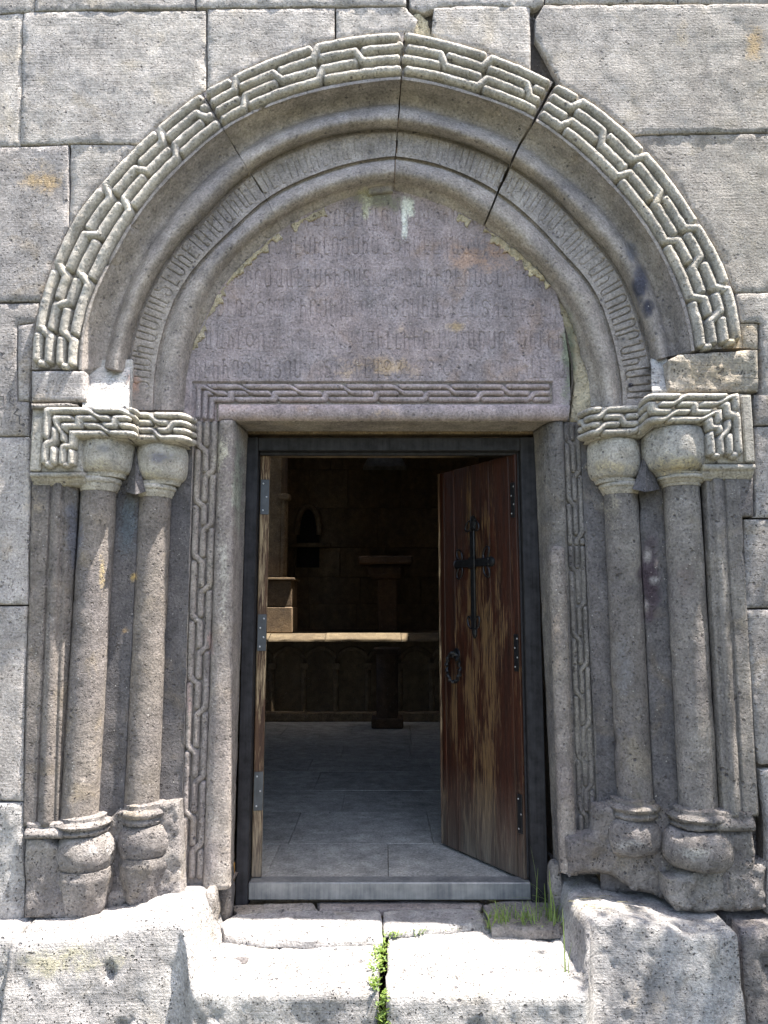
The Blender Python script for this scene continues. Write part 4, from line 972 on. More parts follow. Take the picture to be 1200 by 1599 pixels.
# door jambs with interlace
def jamb(lab, st, py0, py1, lane_px, cr_y, mat, seed, side, bottom=None, erode=0.0, hgt=.021, py_s0=None, n=3):
    root = thing('carved_jamb', P3(st[len(st)//2][1], py1, .17), lab, "door jamb", "carved door jambs")
    vloft('jamb_stone', st, py0, py1, mat, root, seed, amp=.003, chip=.012, yref=.17, bottom=bottom)
    (a0, a1), (b0, b1) = lane_px; y = .182
    xa_, za_ = U((a0+b0)/2, 780, y); xb_, zb_ = U((a1+b1)/2, 1200, y); SPw = (abs(xw(b0, 780, y)-xw(a0, 780, y)))/n
    ztop, zbot = zw(py_s0 or py0, y), zw(py1-14, y)
    def Mp(s, t, h):
        z = ztop-s; x = xa_+(xb_-xa_)*(za_-z)/(za_-zb_)+t; return np.stack([x, y+.008-h, z], -1)
    cr = [(ztop-zw(p, y), i, d) for p, i, d in cr_y]
    pl = lanes(braid(n, .0, ztop-zbot, cr, .014), SPw, n)
    Vv, Ff = strands(pl, Mp, SPw*.82, hgt, seed=seed, amp=.0014, erode=erode)
    mk('jamb_interlace', Vv, Ff, mat, root, True, True); return root
stJ = [(296,284,.24),(298,286,.175),(300,287,.172),(301,288,.192),(338,323,.192),(339,324,.172),(341,326,.160),(345,330,.152),(350,337,.149),(356,346,.150),(362,356,.156),(366,361,.172),(372,365,.23),(378,368,.30),(384,370,.37)]
crJ = [(p, 0, 1) for p in (700,787,873,967,1063,1170,1272)]+[(p, 1, -1) for p in (740,823,920,1015,1110,1217,1323)]
jamb("carved left door jamb with three strand interlace and a worn round bead", stJ, 657.5, 1387, ((301,288),(338,323)), crJ, M['jamb'], 130, 1)
# right jamb: the bead survives only below py 850; above it the stone is broken back
stK = [(917,935,.24),(915,933,.175),(913,931,.172),(912,930,.190),(884,898,.190),(883,897,.172),(881,895,.156),(877,890,.143),(872,885,.138),(864,878,.138),(858,872,.150),(854,868,.172),(850,866,.24),(845,862,.30),(841,858,.37)]
crK = [(p, 0, 1) for p in (690,785,890,995,1085,1185,1270)]+[(p, 1, -1) for p in (740,838,945,1040,1135,1230)]
stK = [(917,935,.24),(915,933,.175),(913,931,.172),(912,930,.190),(884,898,.190),(883,897,.172),(879,893,.170),(872,886,.176),(862,878,.20),(852,868,.245),(845,862,.30),(838,858,.37)]
jr = jamb("carved right door jamb, interlace nearly worn away and bead broken off at the top", stK, 657.5, 1368, ((884,898),(912,930)), [c for c in crK if c[0] > 866], M['jamb_r'], 140, -1, erode=.7, hgt=.017, py_s0=852)
xa_, za_ = [float(v) for v in U(867, 780, .175)]; xb_, zb_ = [float(v) for v in U(882, 1200, .175)]; z0, z1 = zw(1362, .17), zw(852, .15)
xq = lambda z: xb_+(xa_-xb_)*(z-zb_)/(za_-zb_)
lathe('bead', xb_, .178, [(.034, z0), (.037, z0+.1), (.036, z1-.03), (.032, z1-.012), (.022, z1-.003), (.006, z1)], M['jamb'], jr, 30, amp=.004, chip=.012, seed=145, tilt=(xq(z1), xq(z0), z0, z1))
y = .182; Z0 = zw(660, y); Z1 = zw(852, y)
def MpK(s, t, h):
    z = Z0-s; xa_, za_ = U(898, 780, y); xb_, zb_ = U(914, 1200, y); return np.stack([xa_+(xb_-xa_)*(za_-z)/(za_-zb_)+t, y+.008-h, z], -1)
Vv, Ff = strands(lanes(braid(3, 0, Z0-Z1, [(Z0-zw(p, y), i, d) for p, i, d in crK if p < 840], .018), .0268, 3), MpK, .023, .016, seed=9, erode=.7)
mk('jamb_interlace', Vv, Ff, M['jamb_r'], jr, True, True)

# ================================================================== STEEL FRAME AND DOOR LEAVES
fr = thing('door_frame', (.035, .36, -.07), "dark blue grey steel door frame set in the stone doorway", "door frame")
b = MB(); b.box(-.657, -.602, .362, .43, -.09, 2.03, .003); b.build('frame_post', M['frame'], fr)
b = MB(); b.box(.652, .727, .362, .43, -.09, 2.03, .003); b.build('frame_post', M['frame'], fr)
b = MB(); b.box(-.601, .651, .364, .43, 1.966, 2.028, .003); b.build('frame_head', M['frame'], fr)
b = MB(); b.box(-.601, .651, .366, .45, -.062, .012, .005); b.build('frame_sill', M['sill'], fr)
b = MB(); b.box(.640, .651, .40, .43, .02, 1.965, .002); b.box(-.600, .64, .40, .43, 1.952, 1.965, .002); b.build('frame_stop', M['frame'], fr)
b = MB(); b.box(-.685, -.660, .33, .36, zw(1390,.35), zw(1345,.35), .006); b.build('rusty_bracket', M['rust'], fr)
b = MB(); b.box(.729, .745, .345, .40, zw(790,.37), zw(690,.37), .004); b.build('wooden_packer', M['door'], fr)
def local(o, root): o.parent = root; return o
def leaf(loc, rz, W, lab, planks, zt_=1.945, mat='door'):
    root = thing('door_leaf', loc, lab, "door"); root.rotation_euler = (0, 0, rz)
    xs = np.linspace(0, W, planks+1) if not hasattr(planks, '__len__') else planks
    for i in range(len(xs)-1):
        m = MB(); x0_, x1_ = -xs[i+1]+.0012, -xs[i]-.0012
        # plank with tiny uneven face
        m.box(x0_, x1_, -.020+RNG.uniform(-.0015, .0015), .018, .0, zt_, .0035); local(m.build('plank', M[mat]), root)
    for z in (.22, .95, 1.72):
        m = MB(); m.box(-W+.03, -.03, .019, .045, z-.06, z+.06, .004); local(m.build('ledge_batten', M[mat]), root)
    return root
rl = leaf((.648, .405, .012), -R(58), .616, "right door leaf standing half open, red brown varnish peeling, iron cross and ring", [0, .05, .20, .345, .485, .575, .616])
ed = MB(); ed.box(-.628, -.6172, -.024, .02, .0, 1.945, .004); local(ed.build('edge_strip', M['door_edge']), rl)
# wrought cross
def ipart(nm, f, mat='iron', root=rl):
    m = MB(); f(m); return local(m.build(nm, M[mat]), root)
cxl, czl = -.325, 1.435
def crs(m):
    m.box(cxl-.017, cxl+.017, -.034, -.022, 1.10, 1.60, .003); m.box(cxl-.13, cxl+.13, -.036, -.024, czl-.020, czl+.020, .003)
    m.box(cxl-.026, cxl+.026, -.041, -.030, czl-.028, czl+.028, .005)
ipart('cross_bar', crs)
def loopat(m, x, z, rx, rz_, a): # a slim iron loop
    pts = []
    for i in range(16):
        t = 2*math.pi*i/16; u, v = rx*math.cos(t), rz_*math.sin(t); pts.append((x+u*math.cos(a)-v*math.sin(a), -.030, z+u*math.sin(a)+v*math.cos(a)))
    m.tube(pts, .0045, 6, closed=True)
for sx in (-1, 1):
    for sz in (-1, 1): ipart('curl', lambda m: loopat(m, cxl+sx*.108, czl+sz*.045, .020, .034, -sx*sz*.45))
    ipart('curl', lambda m: loopat(m, cxl+sx*.030, 1.625, .020, .030, sx*.6)); ipart('curl', lambda m: loopat(m, cxl+sx*.028, 1.135, .017, .032, -sx*.35))
for (x, z, a, c) in ((cxl-.135, czl, .03, .026), (cxl+.135, czl, .03, .026), (cxl, 1.635, .026, .045), (cxl, 1.09, .016, .035)):
    m = MB(); n = 12
    V = [(x, -.040, z)]+[(x+a*math.cos(2*math.pi*i/n), -.026, z+c*math.sin(2*math.pi*i/n)) for i in range(n)]+[(x+a*math.cos(2*math.pi*i/n), -.018, z+c*math.sin(2*math.pi*i/n)) for i in range(n)]
    m.add(V, [(0, 1+(i+1) % n, 1+i) for i in range(n)]+[(1+i, 1+(i+1) % n, 1+n+(i+1) % n, 1+n+i) for i in range(n)]); local(m.build('leaf_tip', M['iron']), rl)
def ringf(m):
    pts = [(-.478+.054*math.sin(2*math.pi*i/40), -.045-.006*math.cos(i*2.2), .905+.074*math.cos(2*math.pi*i/40)) for i in range(40)]
    m.tube(pts, [.0085+.0028*math.sin(i*2.5) for i in range(40)], 8, closed=True)
ipart('ring_handle', ringf)
def plate(m):
    n = 14; V = [(-.478, -.034, .968)]+[(-.478+.026*math.cos(2*math.pi*i/n), -.026, .968+.034*math.sin(2*math.pi*i/n)) for i in range(n)]+[(-.478+.028*math.cos(2*math.pi*i/n), -.019, .968+.036*math.sin(2*math.pi*i/n)) for i in range(n)]
    m.add(V, [(0, 1+(i+1) % n, 1+i) for i in range(n)]+[(1+i, 1+(i+1) % n, 1+n+(i+1) % n, 1+n+i) for i in range(n)]); m.box(-.486, -.470, -.052, -.026, .955, .972, .003)
ipart('handle_plate', plate)
def hinges(root, x0_, x1_, yf, zs, nr, hm='hinge'):
    for z, k_ in zip(zs, nr):
        m = MB(); m.box(x0_, x1_, yf-.004, yf, z-.085, z+.085, .001); h = local(m.build('hinge_plate', M[hm]), root)
        for i in range(k_):
            r_ = MB(); zz = z-.065+.13*i/(k_-1); xx = (x0_+x1_)/2+(.008 if i % 2 else -.008)
            n = 8; V = [(xx, yf-.008, zz)]+[(xx+.0045*math.cos(2*math.pi*j/n), yf-.0042, zz+.0045*math.sin(2*math.pi*j/n)) for j in range(n)]; r_.add(V, [(0, 1+(j+1) % n, 1+j) for j in range(n)])
            local(r_.build('rivet', M['rivet']), h)
hinges(rl, -.034, -.004, -.0225, (1.72, 1.00, .28), (4, 4, 3), 'iron')
# left leaf: swung right back, we look at its hinge edge
ll = thing('door_leaf', (-.597, .418, .014), "left door leaf swung fully open, only its peeling hinge edge showing", "door"); ll.rotation_euler = (0, 0, R(10.5))
for i, (y0_, y1_) in enumerate(((0, .05), (.0512, .2), (.2012, .34), (.3412, .48), (.4812, .61))):
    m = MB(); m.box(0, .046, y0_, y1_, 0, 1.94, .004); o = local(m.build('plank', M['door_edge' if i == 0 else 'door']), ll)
hinges(ll, .002, .044, -.001, (1.735, 1.09, .375), (3, 4, 3))

# ================================================================== STEPS AND THRESHOLD
def stepstone(name, x0_, x1_, topf, frontf, mat, seed, lab, yback=.36, zbot=-.62, fr_n=40, amp=.011, dx=.013):
    """monolith: height of its top and depth of its front edge vary with x"""
    xs = np.arange(x0_, x1_+dx/2, dx); m = 78; G = np.zeros((len(xs), m, 3))
    for i, x in enumerate(xs):
        zt_ = topf(x); yf, slope = frontf(x); rnd = .03
        path = [(yback, zt_), (yf+rnd, zt_-.004), (yf+.006, zt_-.012), (yf, zt_-rnd), (yf-slope*.5, (zt_+zbot)/2), (yf-slope, zbot)]
        P = np.array(path); L = np.r_[0, np.cumsum(np.hypot(*np.diff(P, axis=0).T))]; t = np.linspace(0, 1, m)*L[-1]
        G[i, :, 0] = x; G[i, :, 1] = np.interp(t, L, P[:, 0]); G[i, :, 2] = np.interp(t, L, P[:, 1])
    root = thing(name, (float(x0_+x1_)/2, 0, zbot), *lab)
    a = G[:1].copy(); a[:, :, 1] += .0; a[:, :, 2] = np.minimum(a[:, :, 2], zbot); c = G[-1:].copy(); c[:, :, 2] = np.minimum(c[:, :, 2], zbot)
    o = loft('stone', np.concatenate([a, G, c]), mat, root, amp=amp, chip=.05, freq=9, flip=True, seed=seed); return root
sm = lambda a, c, x: (lambda t: t*t*(3-2*t))(min(1, max(0, (x-a)/(c-a))))
def topL(x): return (.012+.055*sm(-1.15, -.80, x))*(1-sm(-.745, -.655, x))+(-.112)*sm(-.745, -.655, x)-.02*sm(-1.3, -1.5, x)
def frontL(x): k_ = sm(-.76, -.66, x); return (-.20+.02*sm(-1.5, -.9, x)-.12*k_, .10*(1-k_)+.01*k_)
xs0 = xw(14, 1500, -.2); xsm = xw(591, 1500, -.2)
stepstone('step_stone', xs0, xsm-.002, topL, frontL, M['step'], 150, ("left monolithic step stone, its raised end under the left column bases", "stone step"), zbot=-.62)
def topR(x): return (-.112)*(1-sm(.715, .775, x))+(.055-.035*sm(.85, 1.15, x))*sm(.715, .775, x)
def frontR(x): k_ = 1-sm(.70, .79, x); return (-.12-.20*k_-.04*sm(.8, 1.2, x), .08*(1-k_)+.01*k_)
stepstone('step_stone', xsm+.035, xw(1150, 1500, -.15), topR, frontR, M['step'], 160, ("right monolithic step stone with a rough raised end beside the grass", "stone step"), zbot=-.62)
stepstone('plinth_stone', xw(1163, 1500, -.12), xw(1163, 1500, -.12)+.75, lambda x: .01, lambda x: (-.10, .03), M['base'], 170, ("grey plinth stone at the far right past the dark joint", "stone block"), dx=.02)
stepstone('plinth_stone', xs0-.85, xs0-.018, lambda x: .0, lambda x: (-.12, .03), M['step'], 175, ("pale plinth stone at the far left edge of the steps", "stone block"), dx=.02)
# thin paving slabs lying on the step in front of the sill
def flat(lab, poly, zt_, th, mat, seed, ys=None):
    # poly in (px, py) on the plane z = zt_
    pts = []
    for px, py in poly:
        a = (px-600)/FPX; b_ = (799.5-py)/FPX; dz = sp+b_*cp; dy = cp-b_*sp; t = (zt_-CAM[2])/dz; pts.append((a*t, CAM[1]+dy*t))
    pts = np.array(pts); ar = .5*np.sum(pts[:, 0]*np.roll(pts[:, 1], -1)-np.roll(pts[:, 0], -1)*pts[:, 1])
    ol = resample(pts, .02); ol = ol+np.c_[fbm(np.c_[ol*18, ol[:, :1]*0], 2, seed), fbm(np.c_[ol*18, ol[:, :1]*0+5], 2, seed)]*.008
    inr = ol+(ol.mean(0)-ol)/np.linalg.norm(ol.mean(0)-ol, axis=1, keepdims=True)*.010
    x0_, y0_ = ol.min(0); x1_, y1_ = ol.max(0); gx_, gy_ = np.meshgrid(np.arange(x0_, x1_, .018), np.arange(y0_, y1_, .018)); gpt = np.c_[gx_.ravel(), gy_.ravel()]
    gpt = gpt[inpoly(gpt[:, 0], gpt[:, 1], inr)]
    al = np.concatenate([ol, inr, gpt]); V2, _, T, _, _, _ = delaunay_2d_cdt([Vector(p) for p in al], [(i, (i+1) % len(ol)) for i in range(len(ol))], [], 0, 1e-6)
    V2 = np.array([tuple(v) for v in V2]); T = np.array(T); c = V2[T].mean(1); T = T[inpoly(c[:, 0], c[:, 1], ol)]
    a = V2[T]; ar = (a[:, 1, 0]-a[:, 0, 0])*(a[:, 2, 1]-a[:, 0, 1])-(a[:, 2, 0]-a[:, 0, 0])*(a[:, 1, 1]-a[:, 0, 1]); T[ar < 0] = T[ar < 0][:, ::-1]
    d = segdist(V2, ol, np.roll(ol, -1, 0)); z = zt_-.008*np.clip(1-d/.012, 0, 1)**2+.004*fbm(np.c_[V2*9, V2[:, :1]*0+seed], 4, seed)
    n0 = len(V2); V = np.c_[V2, z]; bd = np.c_[V2[:len(ol)], np.full(len(ol), zt_-th)]; V = np.concatenate([V, bd]); n = len(ol)
    ccw = .5*np.sum(ol[:, 0]*np.roll(ol[:, 1], -1)-np.roll(ol[:, 0], -1)*ol[:, 1]) > 0
    S_ = []
    for i in range(n):
        j = (i+1) % n; q = [i, j, n0+j, n0+i]; q = q[::-1] if ccw else q; S_ += [[q[0], q[1], q[2]], [q[0], q[2], q[3]]]
    o = mk('paving_slab', V, np.array(T.tolist()+S_), mat, None, True, False, 50); tagp(o, lab, "paving slab", "thin slabs in front of the sill")
    return o
flat("long pale slab lying on the step at the left below the sill", [(346,1440),(372,1424),(490,1421),(594,1420),(597,1443),(598,1464),(500,1466),(400,1464),(352,1457)], -.082, .035, M['step'], 180)
flat("pale slab in the middle below the sill, right of the broken joint", [(598,1421),(700,1418),(748,1419),(757,1440),(700,1446),(640,1450),(600,1452)], -.084, .03, M['step'], 181)
flat("grey shaded slab at the right below the sill, grass growing over it", [(756,1411),(800,1404),(870,1402),(884,1420),(880,1449),(830,1450),(768,1447)], -.070, .04, M['base'], 182)
flat("narrow grey sliver of stone under the left part of the sill", [(360,1412),(490,1408),(497,1418),(420,1421),(372,1426)], -.074, .03, M['base'], 183)
flat("thin reddish stone strip under the middle of the sill", [(495,1407),(700,1404),(756,1408),(750,1417),(600,1419),(500,1418)], -.078, .03, M['jamb'], 184)
def onz_(px, py, z):
    a = (px-600)/FPX; b_ = (799.5-py)/FPX; dz = sp+b_*cp; dy = cp-b_*sp; t = (z-CAM[2])/dz; return a*t, CAM[1]+dy*t
# odd stones packing the feet of the jambs
def lump(name, px, py, y, rx, ry, rz_, mat, lab, seed):
    c = P3(px, py, y); n = 18; m = 14; G = np.zeros((m, n, 3))
    for i, a in enumerate(np.linspace(-86, 86, m)):
        for j in range(n):
            t = 2*math.pi*j/n; sx = math.copysign(abs(math.cos(t))**.6, math.cos(t)); sy = math.copysign(abs(math.sin(t))**.6, math.sin(t))
            G[i, j] = (c[0]+rx*sx*math.cos(R(a))**.5, c[1]+ry*sy*math.cos(R(a))**.5, c[2]+rz_*math.sin(R(a)))
    o = loft(name, G, mat, None, .012, .02, 12, closed=True, flip=True, seed=seed); return tagp(o, lab, "stone", "small packing stones")
lump('packing_stone', 330, 1418, .14, .028, .05, .085, M['base'], "upright packing stone wedged below the left jamb", 190)
lump('packing_stone', 352, 1390, .26, .035, .05, .12, M['recess'], "dark packing stone between the left jamb foot and the steel frame", 191)
lump('packing_stone', 868, 1392, .28, .03, .05, .13, M['base'], "narrow packing stone between the right jamb foot and the steel frame", 192)
lump('packing_stone', 232, 1425, .22, .22, .10, .05, M['recess'], "dark low stone in the gap under the left column base", 193)
ly = float(onz_(377, 1500, -.112)[1]); o = lump('brown_patch', 377, 1500, ly, .030, .030, .005, M['recess'], "small flat dark brown patch in the white step", 194); del o['group']  # thin lump standing in for a flat dark brown patch in the step

# ================================================================== PLANTS
def blades(name, pts, mat, lab, cat, kind=None):
    V = []; Fs = []
    for (x, y, z, h, lean, az, wd) in pts:
        n = 7; b0 = len(V); side = (math.cos(az+1.57), math.sin(az+1.57))
        for i in range(n+1):
            f = i/n; ww = wd*(1-f)**.7+.0004; ox = lean*f*f; zz = z+h*(f-.35*abs(lean)/max(h, .01)*f**3*.8)
            c = (x+math.cos(az)*ox, y+math.sin(az)*ox, zz); V += [(c[0]-side[0]*ww, c[1]-side[1]*ww, c[2]), (c[0]+side[0]*ww, c[1]+side[1]*ww, c[2])]
        for i in range(n): Fs.append((b0+2*i, b0+2*i+1, b0+2*i+3, b0+2*i+2))
    o = mk(name, np.array(V), np.array(Fs), mat, None, True); return tagp(o, lab, cat, kind=kind)
def onz(px, py, z):
    a = (px-600)/FPX; b_ = (799.5-py)/FPX; dz = sp+b_*cp; dy = cp-b_*sp; t = (z-CAM[2])/dz; return a*t, CAM[1]+dy*t
pts = []
for i in range(130):
    px = random.uniform(762, 888); py = random.uniform(1436, 1452); x, y = onz(px, py, -.085); pts.append((x, y, -.095, random.uniform(.04, .11), random.uniform(.01, .08), random.uniform(0, 6.28), .0030))
for i in range(26):
    x, y = onz(random.uniform(845, 884), random.uniform(1420, 1445), -.09); pts.append((x, y, -.08, random.uniform(.08, .16), random.uniform(.05, .14), random.uniform(-3.3, .3), .0034))
for (px, h, ln, az) in ((843, .24, .03, 2.8), (838, .17, .015, .4), (868, .15, .05, -2.4), (875, .16, .09, -.3), (880, .13, .10, -.1), (800, .09, .10, 3.0), (862, .18, .04, -1.9)):
    x, y = onz(px, 1440, -.075); pts.append((x, y, -.08, h*1.3, ln, az, .0038))
blades('grass_tuft', pts, M['grass'], "thin green grass blades growing over the right slab by the sill", "grass", 'stuff')
x, y = onz(896, 1440, .0); x2 = xw(893, 1440, -.2)
blades('grass_stalk', [(x2-.02, -.16, -.12, .22, .006, 1.9, .003), (x2-.01, -.17, -.12, .11, .02, .4, .0022)], M['grass'], "single long grass stalk hanging beside the right step block", "grass")
pts = [(*onz(random.uniform(880, 965), random.uniform(1400, 1420), .05), .055, random.uniform(.0, .02), random.uniform(.05, .13), random.uniform(-.5, .2), .0018) for i in range(14)]
blades('dry_grass', pts, M['dry'], "dry grass lying over the top of the right step block", "grass")
def leaves(name, spots, mat, lab, cat):
    V = []; Fs = []
    for (x, y, z, s_) in spots:
        for _ in range(5):
            az = random.uniform(0, 6.28); up = random.uniform(.2, 1.0); cx_, cy_, cz_ = x+random.uniform(-.012, .012), y+random.uniform(-.012, .012), z+random.uniform(0, .02)
            d = Vector((math.cos(az), math.sin(az), up)).normalized(); sd = d.cross(Vector((0, 0, 1))).normalized(); nn = d.cross(sd)
            L_ = s_*random.uniform(.7, 1.3); wd = L_*.30; b0 = len(V); c = Vector((cx_, cy_, cz_))
            for f, w_, e in ((0, .1, 0), (.35, 1, .10), (.7, .8, .08), (1, .05, -.04)):
                for sg in (-1, 0, 1): V.append(tuple(c+d*L_*f+sd*wd*w_*sg+nn*(L_*(e-.12*abs(sg)*w_))))
            for i in range(3):
                for j in range(2): Fs.append((b0+i*3+j, b0+i*3+j+1, b0+(i+1)*3+j+1, b0+(i+1)*3+j))
    o = mk(name, np.array(V), np.array(Fs), mat, None, True); return tagp(o, lab, cat, kind='stuff')
sp1 = []
for i in range(60):
    px = 592+random.gauss(0, 5); py = random.uniform(1470, 1545); x, y = onz(px+(1500-py)*.16, py, -.12); sp1.append((x, y, -.125, .014))
for i in range(60):
    px = random.uniform(600, 715); x, y = onz(px, 1458-(px-600)*.10+random.gauss(0, 2), -.10); sp1.append((x, y, -.112, .010))
for i in range(95):
    z = random.uniform(-.5, -.12); sp1.append((xsm+.017+random.gauss(0, .010), -.30-random.uniform(0, .035), z, .015))
leaves('crack_weed', sp1, M['leaf'], "small green weeds growing in the joint between the two step stones", "weed")
sp2 = [(*onz(random.uniform(757, 870), 1449+random.gauss(0, 2), -.10), -.108, .010) for i in range(70)]
leaves('low_weed', sp2, M['leaf'], "low leafy weeds along the front edge of the right slab", "weed")

# ================================================================== INSIDE THE CHURCH
fb = MB(); fb.box(-3.6, 3.6, .95, 9.2, -.5, -.03, .01); fb.box(-.735, .80, .452, .95, -.5, -.03, .004); fl_ = fb.build('floor', M['floor'], smooth=False); tagp(fl_, kind='structure')
k = 0; yy = .46
for row in range(9):
    d_ = [.5, .62, .55, .6, .5, .62, .55, .55, .52][row]; xx = -1.9+RNG.uniform(-.3, 0)
    while xx < 1.9:
        wd = RNG.uniform(.55, .95); a, c = xx, min(xx+wd, 1.95)
        if row == 0: a, c = max(a, -.73), min(c, .795)
        if c-a > .1:
            m = MB(); dz = RNG.uniform(-.002, .002); m.box(a+.001, c-.001, yy+.001, yy+d_-.001, -.028, dz, .002)
            m.build('floor_slab', M['floor'], fl_, smooth=False)
        xx += wd
    yy += d_
room = thing('nave_wall', (0, 5, 0), "dark interior stone walls of the church seen through the doorway", "interior wall")
def wallrun(par, x0_, x1_, y_, z0_, z1_, hs, seed, hole=None, wr=(.55, .95)):
    r = np.random.default_rng(seed); z = z0_; i = 0
    while z < z1_-.02:
        h = min(hs[i % len(hs)], z1_-z); x = x0_-r.uniform(0, .3)
        while x < x1_:
            wd = r.uniform(*wr); a, c = max(x, x0_), min(x+wd, x1_)
            pcs = [(a, c)]
            if hole and not (z+h <= hole[2]+.01 or z >= hole[3]-.01): pcs = [(a, min(c, hole[0])), (max(a, hole[1]), c)]
            for (p, q) in pcs:
                if q-p > .04:
                    m = MB(); m.box(p+.002, q-.002, y_+r.uniform(-.006, .006), y_+.12, z+.002, z+h-.002, .006); m.build('stone_block', M['inner'], par)
            x += wd
        z += h; i += 1
# apse back wall with a small high window whose sill slopes inwards, and the niche
wallrun(room, -2.4, 2.4, 8.0, .9, 5.0, [.42, .40, .44, .60, .60], 5, hole=(-.30, .32, 3.36, 4.4))
# (courses break at 3.14 so that the window sits in one opening)
m = MB(); m.box(-3.6, -.33, 8.125, 8.6, -.5, 6, .01); m.box(.35, 3.6, 8.125, 8.6, -.5, 6, .01); m.box(-.33, .35, 8.36, 8.6, -.5, 3.76, .01); m.box(-.33, -.17, 8.36, 8.6, 3.765, 4.49, .01); m.box(.21, .35, 8.36, 8.6, 3.765, 4.49, .01); m.box(-.33, .35, 8.125, 8.6, 4.5, 6, .01)
m.box(-3.0, -2.6, .95, 4.3, -.5, 6, .01); m.box(-3.0, -2.6, 5.6, 8.6, -.5, 6, .01); m.box(-3.0, -2.6, 4.3, 5.6, -.5, 1.7, .01); m.box(-3.0, -2.6, 4.3, 5.6, 4.2, 6, .01)  # unseen side opening added to let more light in to the stage
m.box(3.6, 4.0, .95, 8.6, -.5, 6, .01); m.build('wall_backing', M['inner'], room)
m = MB(); m.box(-4, 4, .95, 5.02, 5.2, 5.5, .01); m.box(-4, 4, 5.40, 8.6, 5.2, 5.5, .01); m.box(1.7, 4, 5.02, 5.40, 5.2, 5.5, .01); m.box(-4, -.9, 5.02, 5.40, 5.2, 5.5, .01); m.build('vault', M['inner'], room)  # gap in the vault added so that sun lands along the stage edge
m = MB(); V = [P3(563, 729, 7.98), P3(639, 729, 7.98), P3(617, 703, 8.35), P3(587, 703, 8.35)]; m.add([(-.32, 7.97, 3.40), (.34, 7.97, 3.40), (.20, 8.35, 3.77), (-.16, 8.35, 3.77), (-.32, 7.97, 3.34), (.34, 7.97, 3.34)], [(0, 1, 2, 3), (0, 4, 5, 1)]); m.build('window_sill', M['floor'], room, smooth=False)
# bema (raised stage) with its projecting cornice and blind arcade
bema = thing('altar_stage', (0, 5.4, 0), "raised stone altar stage across the back of the church with a lit edge", "altar stage")
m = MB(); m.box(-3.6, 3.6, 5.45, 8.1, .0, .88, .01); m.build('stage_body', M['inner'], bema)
xx = -2.2
while xx < 2.4:
    wd = RNG.uniform(.5, .9); m = MB(); zz = .955+RNG.uniform(-.004, .004); ns = 7; V = []
    for i in range(ns+1):
        x_ = xx+.003+(wd-.006)*i/ns; ch = RNG.uniform(0, .03); V += [(x_, 5.33+ch*.6, .870), (x_, 5.335+ch, .892), (x_, 5.50+ch*1.5, zz), (x_, 5.75, zz), (x_, 5.75, .87)]
    m.add(V, [(5*i+j, 5*i+(j+1) % 5, 5*i+5+(j+1) % 5, 5*i+5+j) for i in range(ns) for j in range(5)]+[(0, 1, 2, 3, 4), tuple(range(5*ns+4, 5*ns-1, -1))]); m.build('cornice_stone', M['ledge'], bema); xx += wd
xx = -2.4
while xx < 2.4:
    wd = RNG.uniform(.5, .9); m = MB(); m.box(xx+.003, xx+wd-.003, 5.755, 7.99, .885, .945, .004); m.build('top_slab', M['ledge'], bema); xx += wd
m = MB(); m.box(-3.4, 3.4, 5.30, 5.44, 0, .10, .01); m.build('stage_foot', M['inner'], bema)
for i in range(9):
    x = -1.62+i*.36
    m = MB(); m.tube([(x, 5.42, .10), (x, 5.42, .56)], .032, 8); m.box(x-.045, x+.045, 5.37, 5.45, .56, .63, .006); m.build('blind_colonnette', M['inner'], bema)
    m = MB(); pts = [(x+.18-.18*math.cos(math.pi*j/12), 5.43, .63+.16*math.sin(math.pi*j/12)) for j in range(13)]; m.tube(pts, .03, 6); m.build('blind_arch', M['inner'], bema)
# lit pier on the stage and its slim shaft
pier = thing('corner_pier', (-1.45, 5.9, .95), "warm lit stacked stone pier at the left end of the altar stage", "pier")
m = MB(); m.box(-1.85, -1.075, 5.62, 6.2, .958, 1.26, .012); m.build('stone_block', M['inner'], pier); m = MB(); m.box(-1.85, -1.085, 5.63, 6.2, 1.264, 1.57, .012); m.build('stone_block', M['inner'], pier)
m = MB(); m.box(-1.9, -1.05, 5.60, 6.2, 1.573, 1.60, .006); m.build('pier_cap', M['inner'], pier)
m = MB(); m.box(-1.9, -1.24, 5.75, 6.3, 1.603, 5.1, .01); m.tube([(-1.215, 5.80, 1.6), (-1.215, 5.80, 2.55)], .05, 12); m.box(-1.28, -1.14, 5.73, 5.88, 2.55, 2.62, .01); m.build('engaged_shaft', M['inner'], pier)
# gothic niche
ni = thing('wall_niche', (-1.13, 7.98, 1.85), "dark pointed wall niche with a small hood and ledge", "niche")
def pt(cx_, w_, z0_, z1_, za_, n=8):
    L_ = [(cx_-w_, z0_), (cx_-w_, z1_)]+[(cx_-w_*math.cos(math.pi/2*i/n)**1.0, z1_+(za_-z1_)*math.sin(math.pi/2*i/n)**.8) for i in range(1, n)]+[(cx_, za_)]
    return L_+[(2*cx_-x, z) for x, z in L_[-2::-1]]
arcp = pt(-1.14, .17, 1.86, 2.35, 2.78)
m = MB(); m.tube([(x, 7.95, z) for x, z in arcp[1:-1]], .045, 6); m.build('hood', M['inner'], ni)
m = MB(); m.box(-1.42, -.80, 7.86, 7.99, 2.16, 2.22, .01); m.build('ledge', M['inner'], ni)
m = MB(); fr0 = [(x, 7.965, z) for x, z in arcp]; m.add(fr0, [tuple(range(len(fr0)))]); m.add([(x, 7.99, z) for x, z in arcp], [tuple(range(len(fr0)))]); m.build('recess', M['niche_shade'], ni, smooth=False)  # flat sheet, its black painted in place of shade in the niche
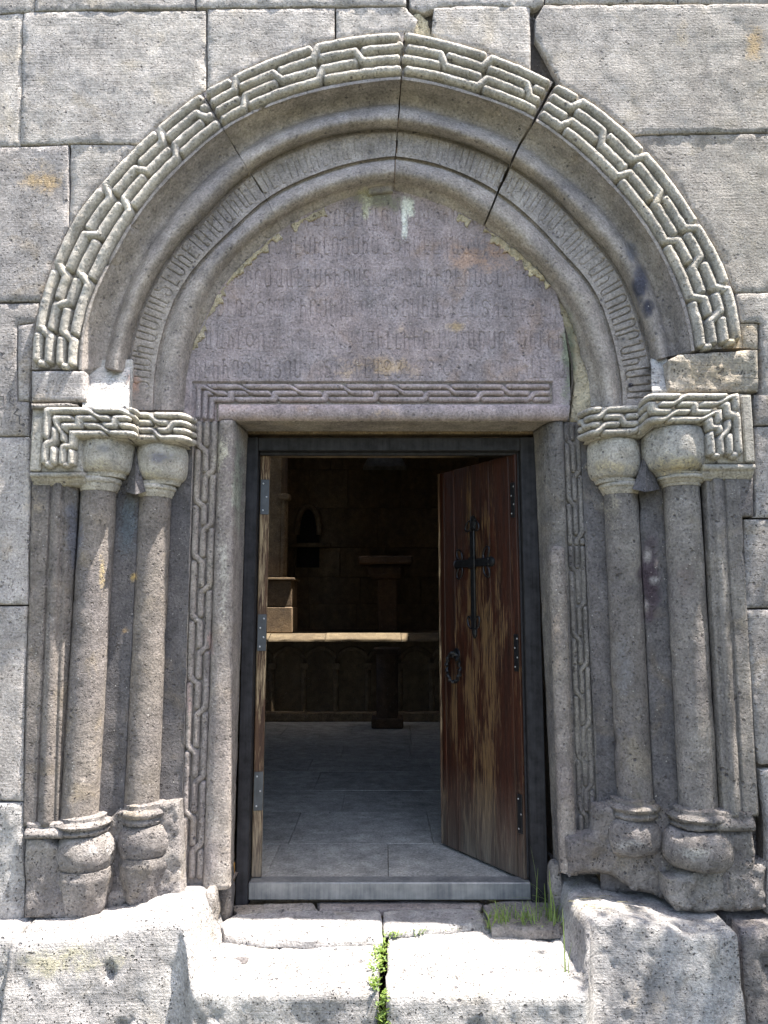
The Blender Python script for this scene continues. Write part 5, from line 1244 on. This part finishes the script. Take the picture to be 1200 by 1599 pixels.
# altar on the stage and the free-standing column before it
al = thing('stone_altar', (.03, 6.4, .95), "stone altar table on a square post standing on the stage", "altar")
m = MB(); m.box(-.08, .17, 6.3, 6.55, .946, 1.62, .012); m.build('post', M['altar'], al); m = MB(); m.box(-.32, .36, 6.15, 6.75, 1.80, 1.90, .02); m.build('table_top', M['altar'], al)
m = MB(); m.box(-.2, .26, 6.22, 6.65, 1.62, 1.80, .05); m.build('bracket', M['altar'], al)
st_ = thing('stone_stand', (.035, 4.95, 0), "dark free standing stone stand on the floor before the altar stage", "pedestal")
m = MB(); m.tube([(.035, 4.95, .10), (.035, 4.95, .76)], .115, 20); m.build('shaft', M['altar'], st_); m = MB(); m.box(-.11, .18, 4.80, 5.10, .761, .82, .01); m.build('cap', M['altar'], st_); m = MB(); m.box(-.13, .20, 4.78, 5.12, .003, .10, .012); m.build('foot', M['altar'], st_)

# ================================================================== UNSEEN TREES, added to shade the lower right and block sky on the left
M['bark'] = wood('tree_bark', (.10,.075,.05), (.06,.045,.035), (.14,.11,.08), .4, .9)
M['crown'] = leafm('tree_leaf', (.05,.09,.02), (.08,.13,.03))
def tree(loc, H_, c, rad_, n, lab, seed):
    r = np.random.default_rng(seed); root = thing('added_shade_tree', loc, lab, "tree")  # out-of-view tree, put in only for the shade it gives
    m = MB(); c = np.array(c, float); base = np.array([0, 0, 0.]); top = c-np.array(loc)
    m.tube([tuple(base), tuple(base*.6+top*.4+r.uniform(-.1, .1, 3)), tuple(top)], [.17, .12, .06], 10)
    for i in range(9):
        a = base+(top-base)*r.uniform(.55, .95); b_ = top+r.normal(0, 1, 3)*rad_*.45; m.tube([tuple(a), tuple((a+b_)/2+r.uniform(-.1, .1, 3)), tuple(b_)], [.05, .035, .012], 6)
    o = m.build('trunk', M['bark']); o.parent = root
    cl = r.normal(0, 1, (60, 3)); cl /= np.linalg.norm(cl, axis=1, keepdims=True); cl = cl*(r.uniform(.25, .95, (60, 1)))*rad_+top
    P = cl[r.integers(0, 60, n)]+r.normal(0, rad_*.13, (n, 3)); a = r.normal(0, 1, (n, 3)); a /= np.linalg.norm(a, axis=1, keepdims=True); b_ = np.cross(a, r.normal(0, 1, (n, 3))); b_ /= np.linalg.norm(b_, axis=1, keepdims=True)
    L_ = r.uniform(.05, .09, (n, 1)); V = np.stack([P, P+a*L_*.5+b_*L_*.32, P+a*L_, P+a*L_*.5-b_*L_*.32], 1).reshape(-1, 3); F = np.arange(4*n).reshape(-1, 4)
    o = mk('crown', V, F, M['crown'], None, False); o.parent = root; return root
tree((3.7, -2.0, -.62), 5, (3.15, -1.35, 4.1), 1.35, 16000, "unseen leafy tree right of the portal, added to shade its right foot", 1)
tree((-4.6, -4.2, -.62), 6, (-4.4, -4.0, 3.6), 2.4, 16000, "unseen broad leafy tree left of the portal, added to block sky light", 2)
tree((-5.6, -8.2, -.62), 7, (-5.2, -8.0, 4.6), 3.0, 16000, "unseen large leafy tree far back on the left, added to block sky light", 3)
tree((3.1, -1.9, -.62), 3, (2.85, -1.75, 1.5), 1.15, 16000, "unseen low bushy tree right of the portal, added to darken the right columns", 4)
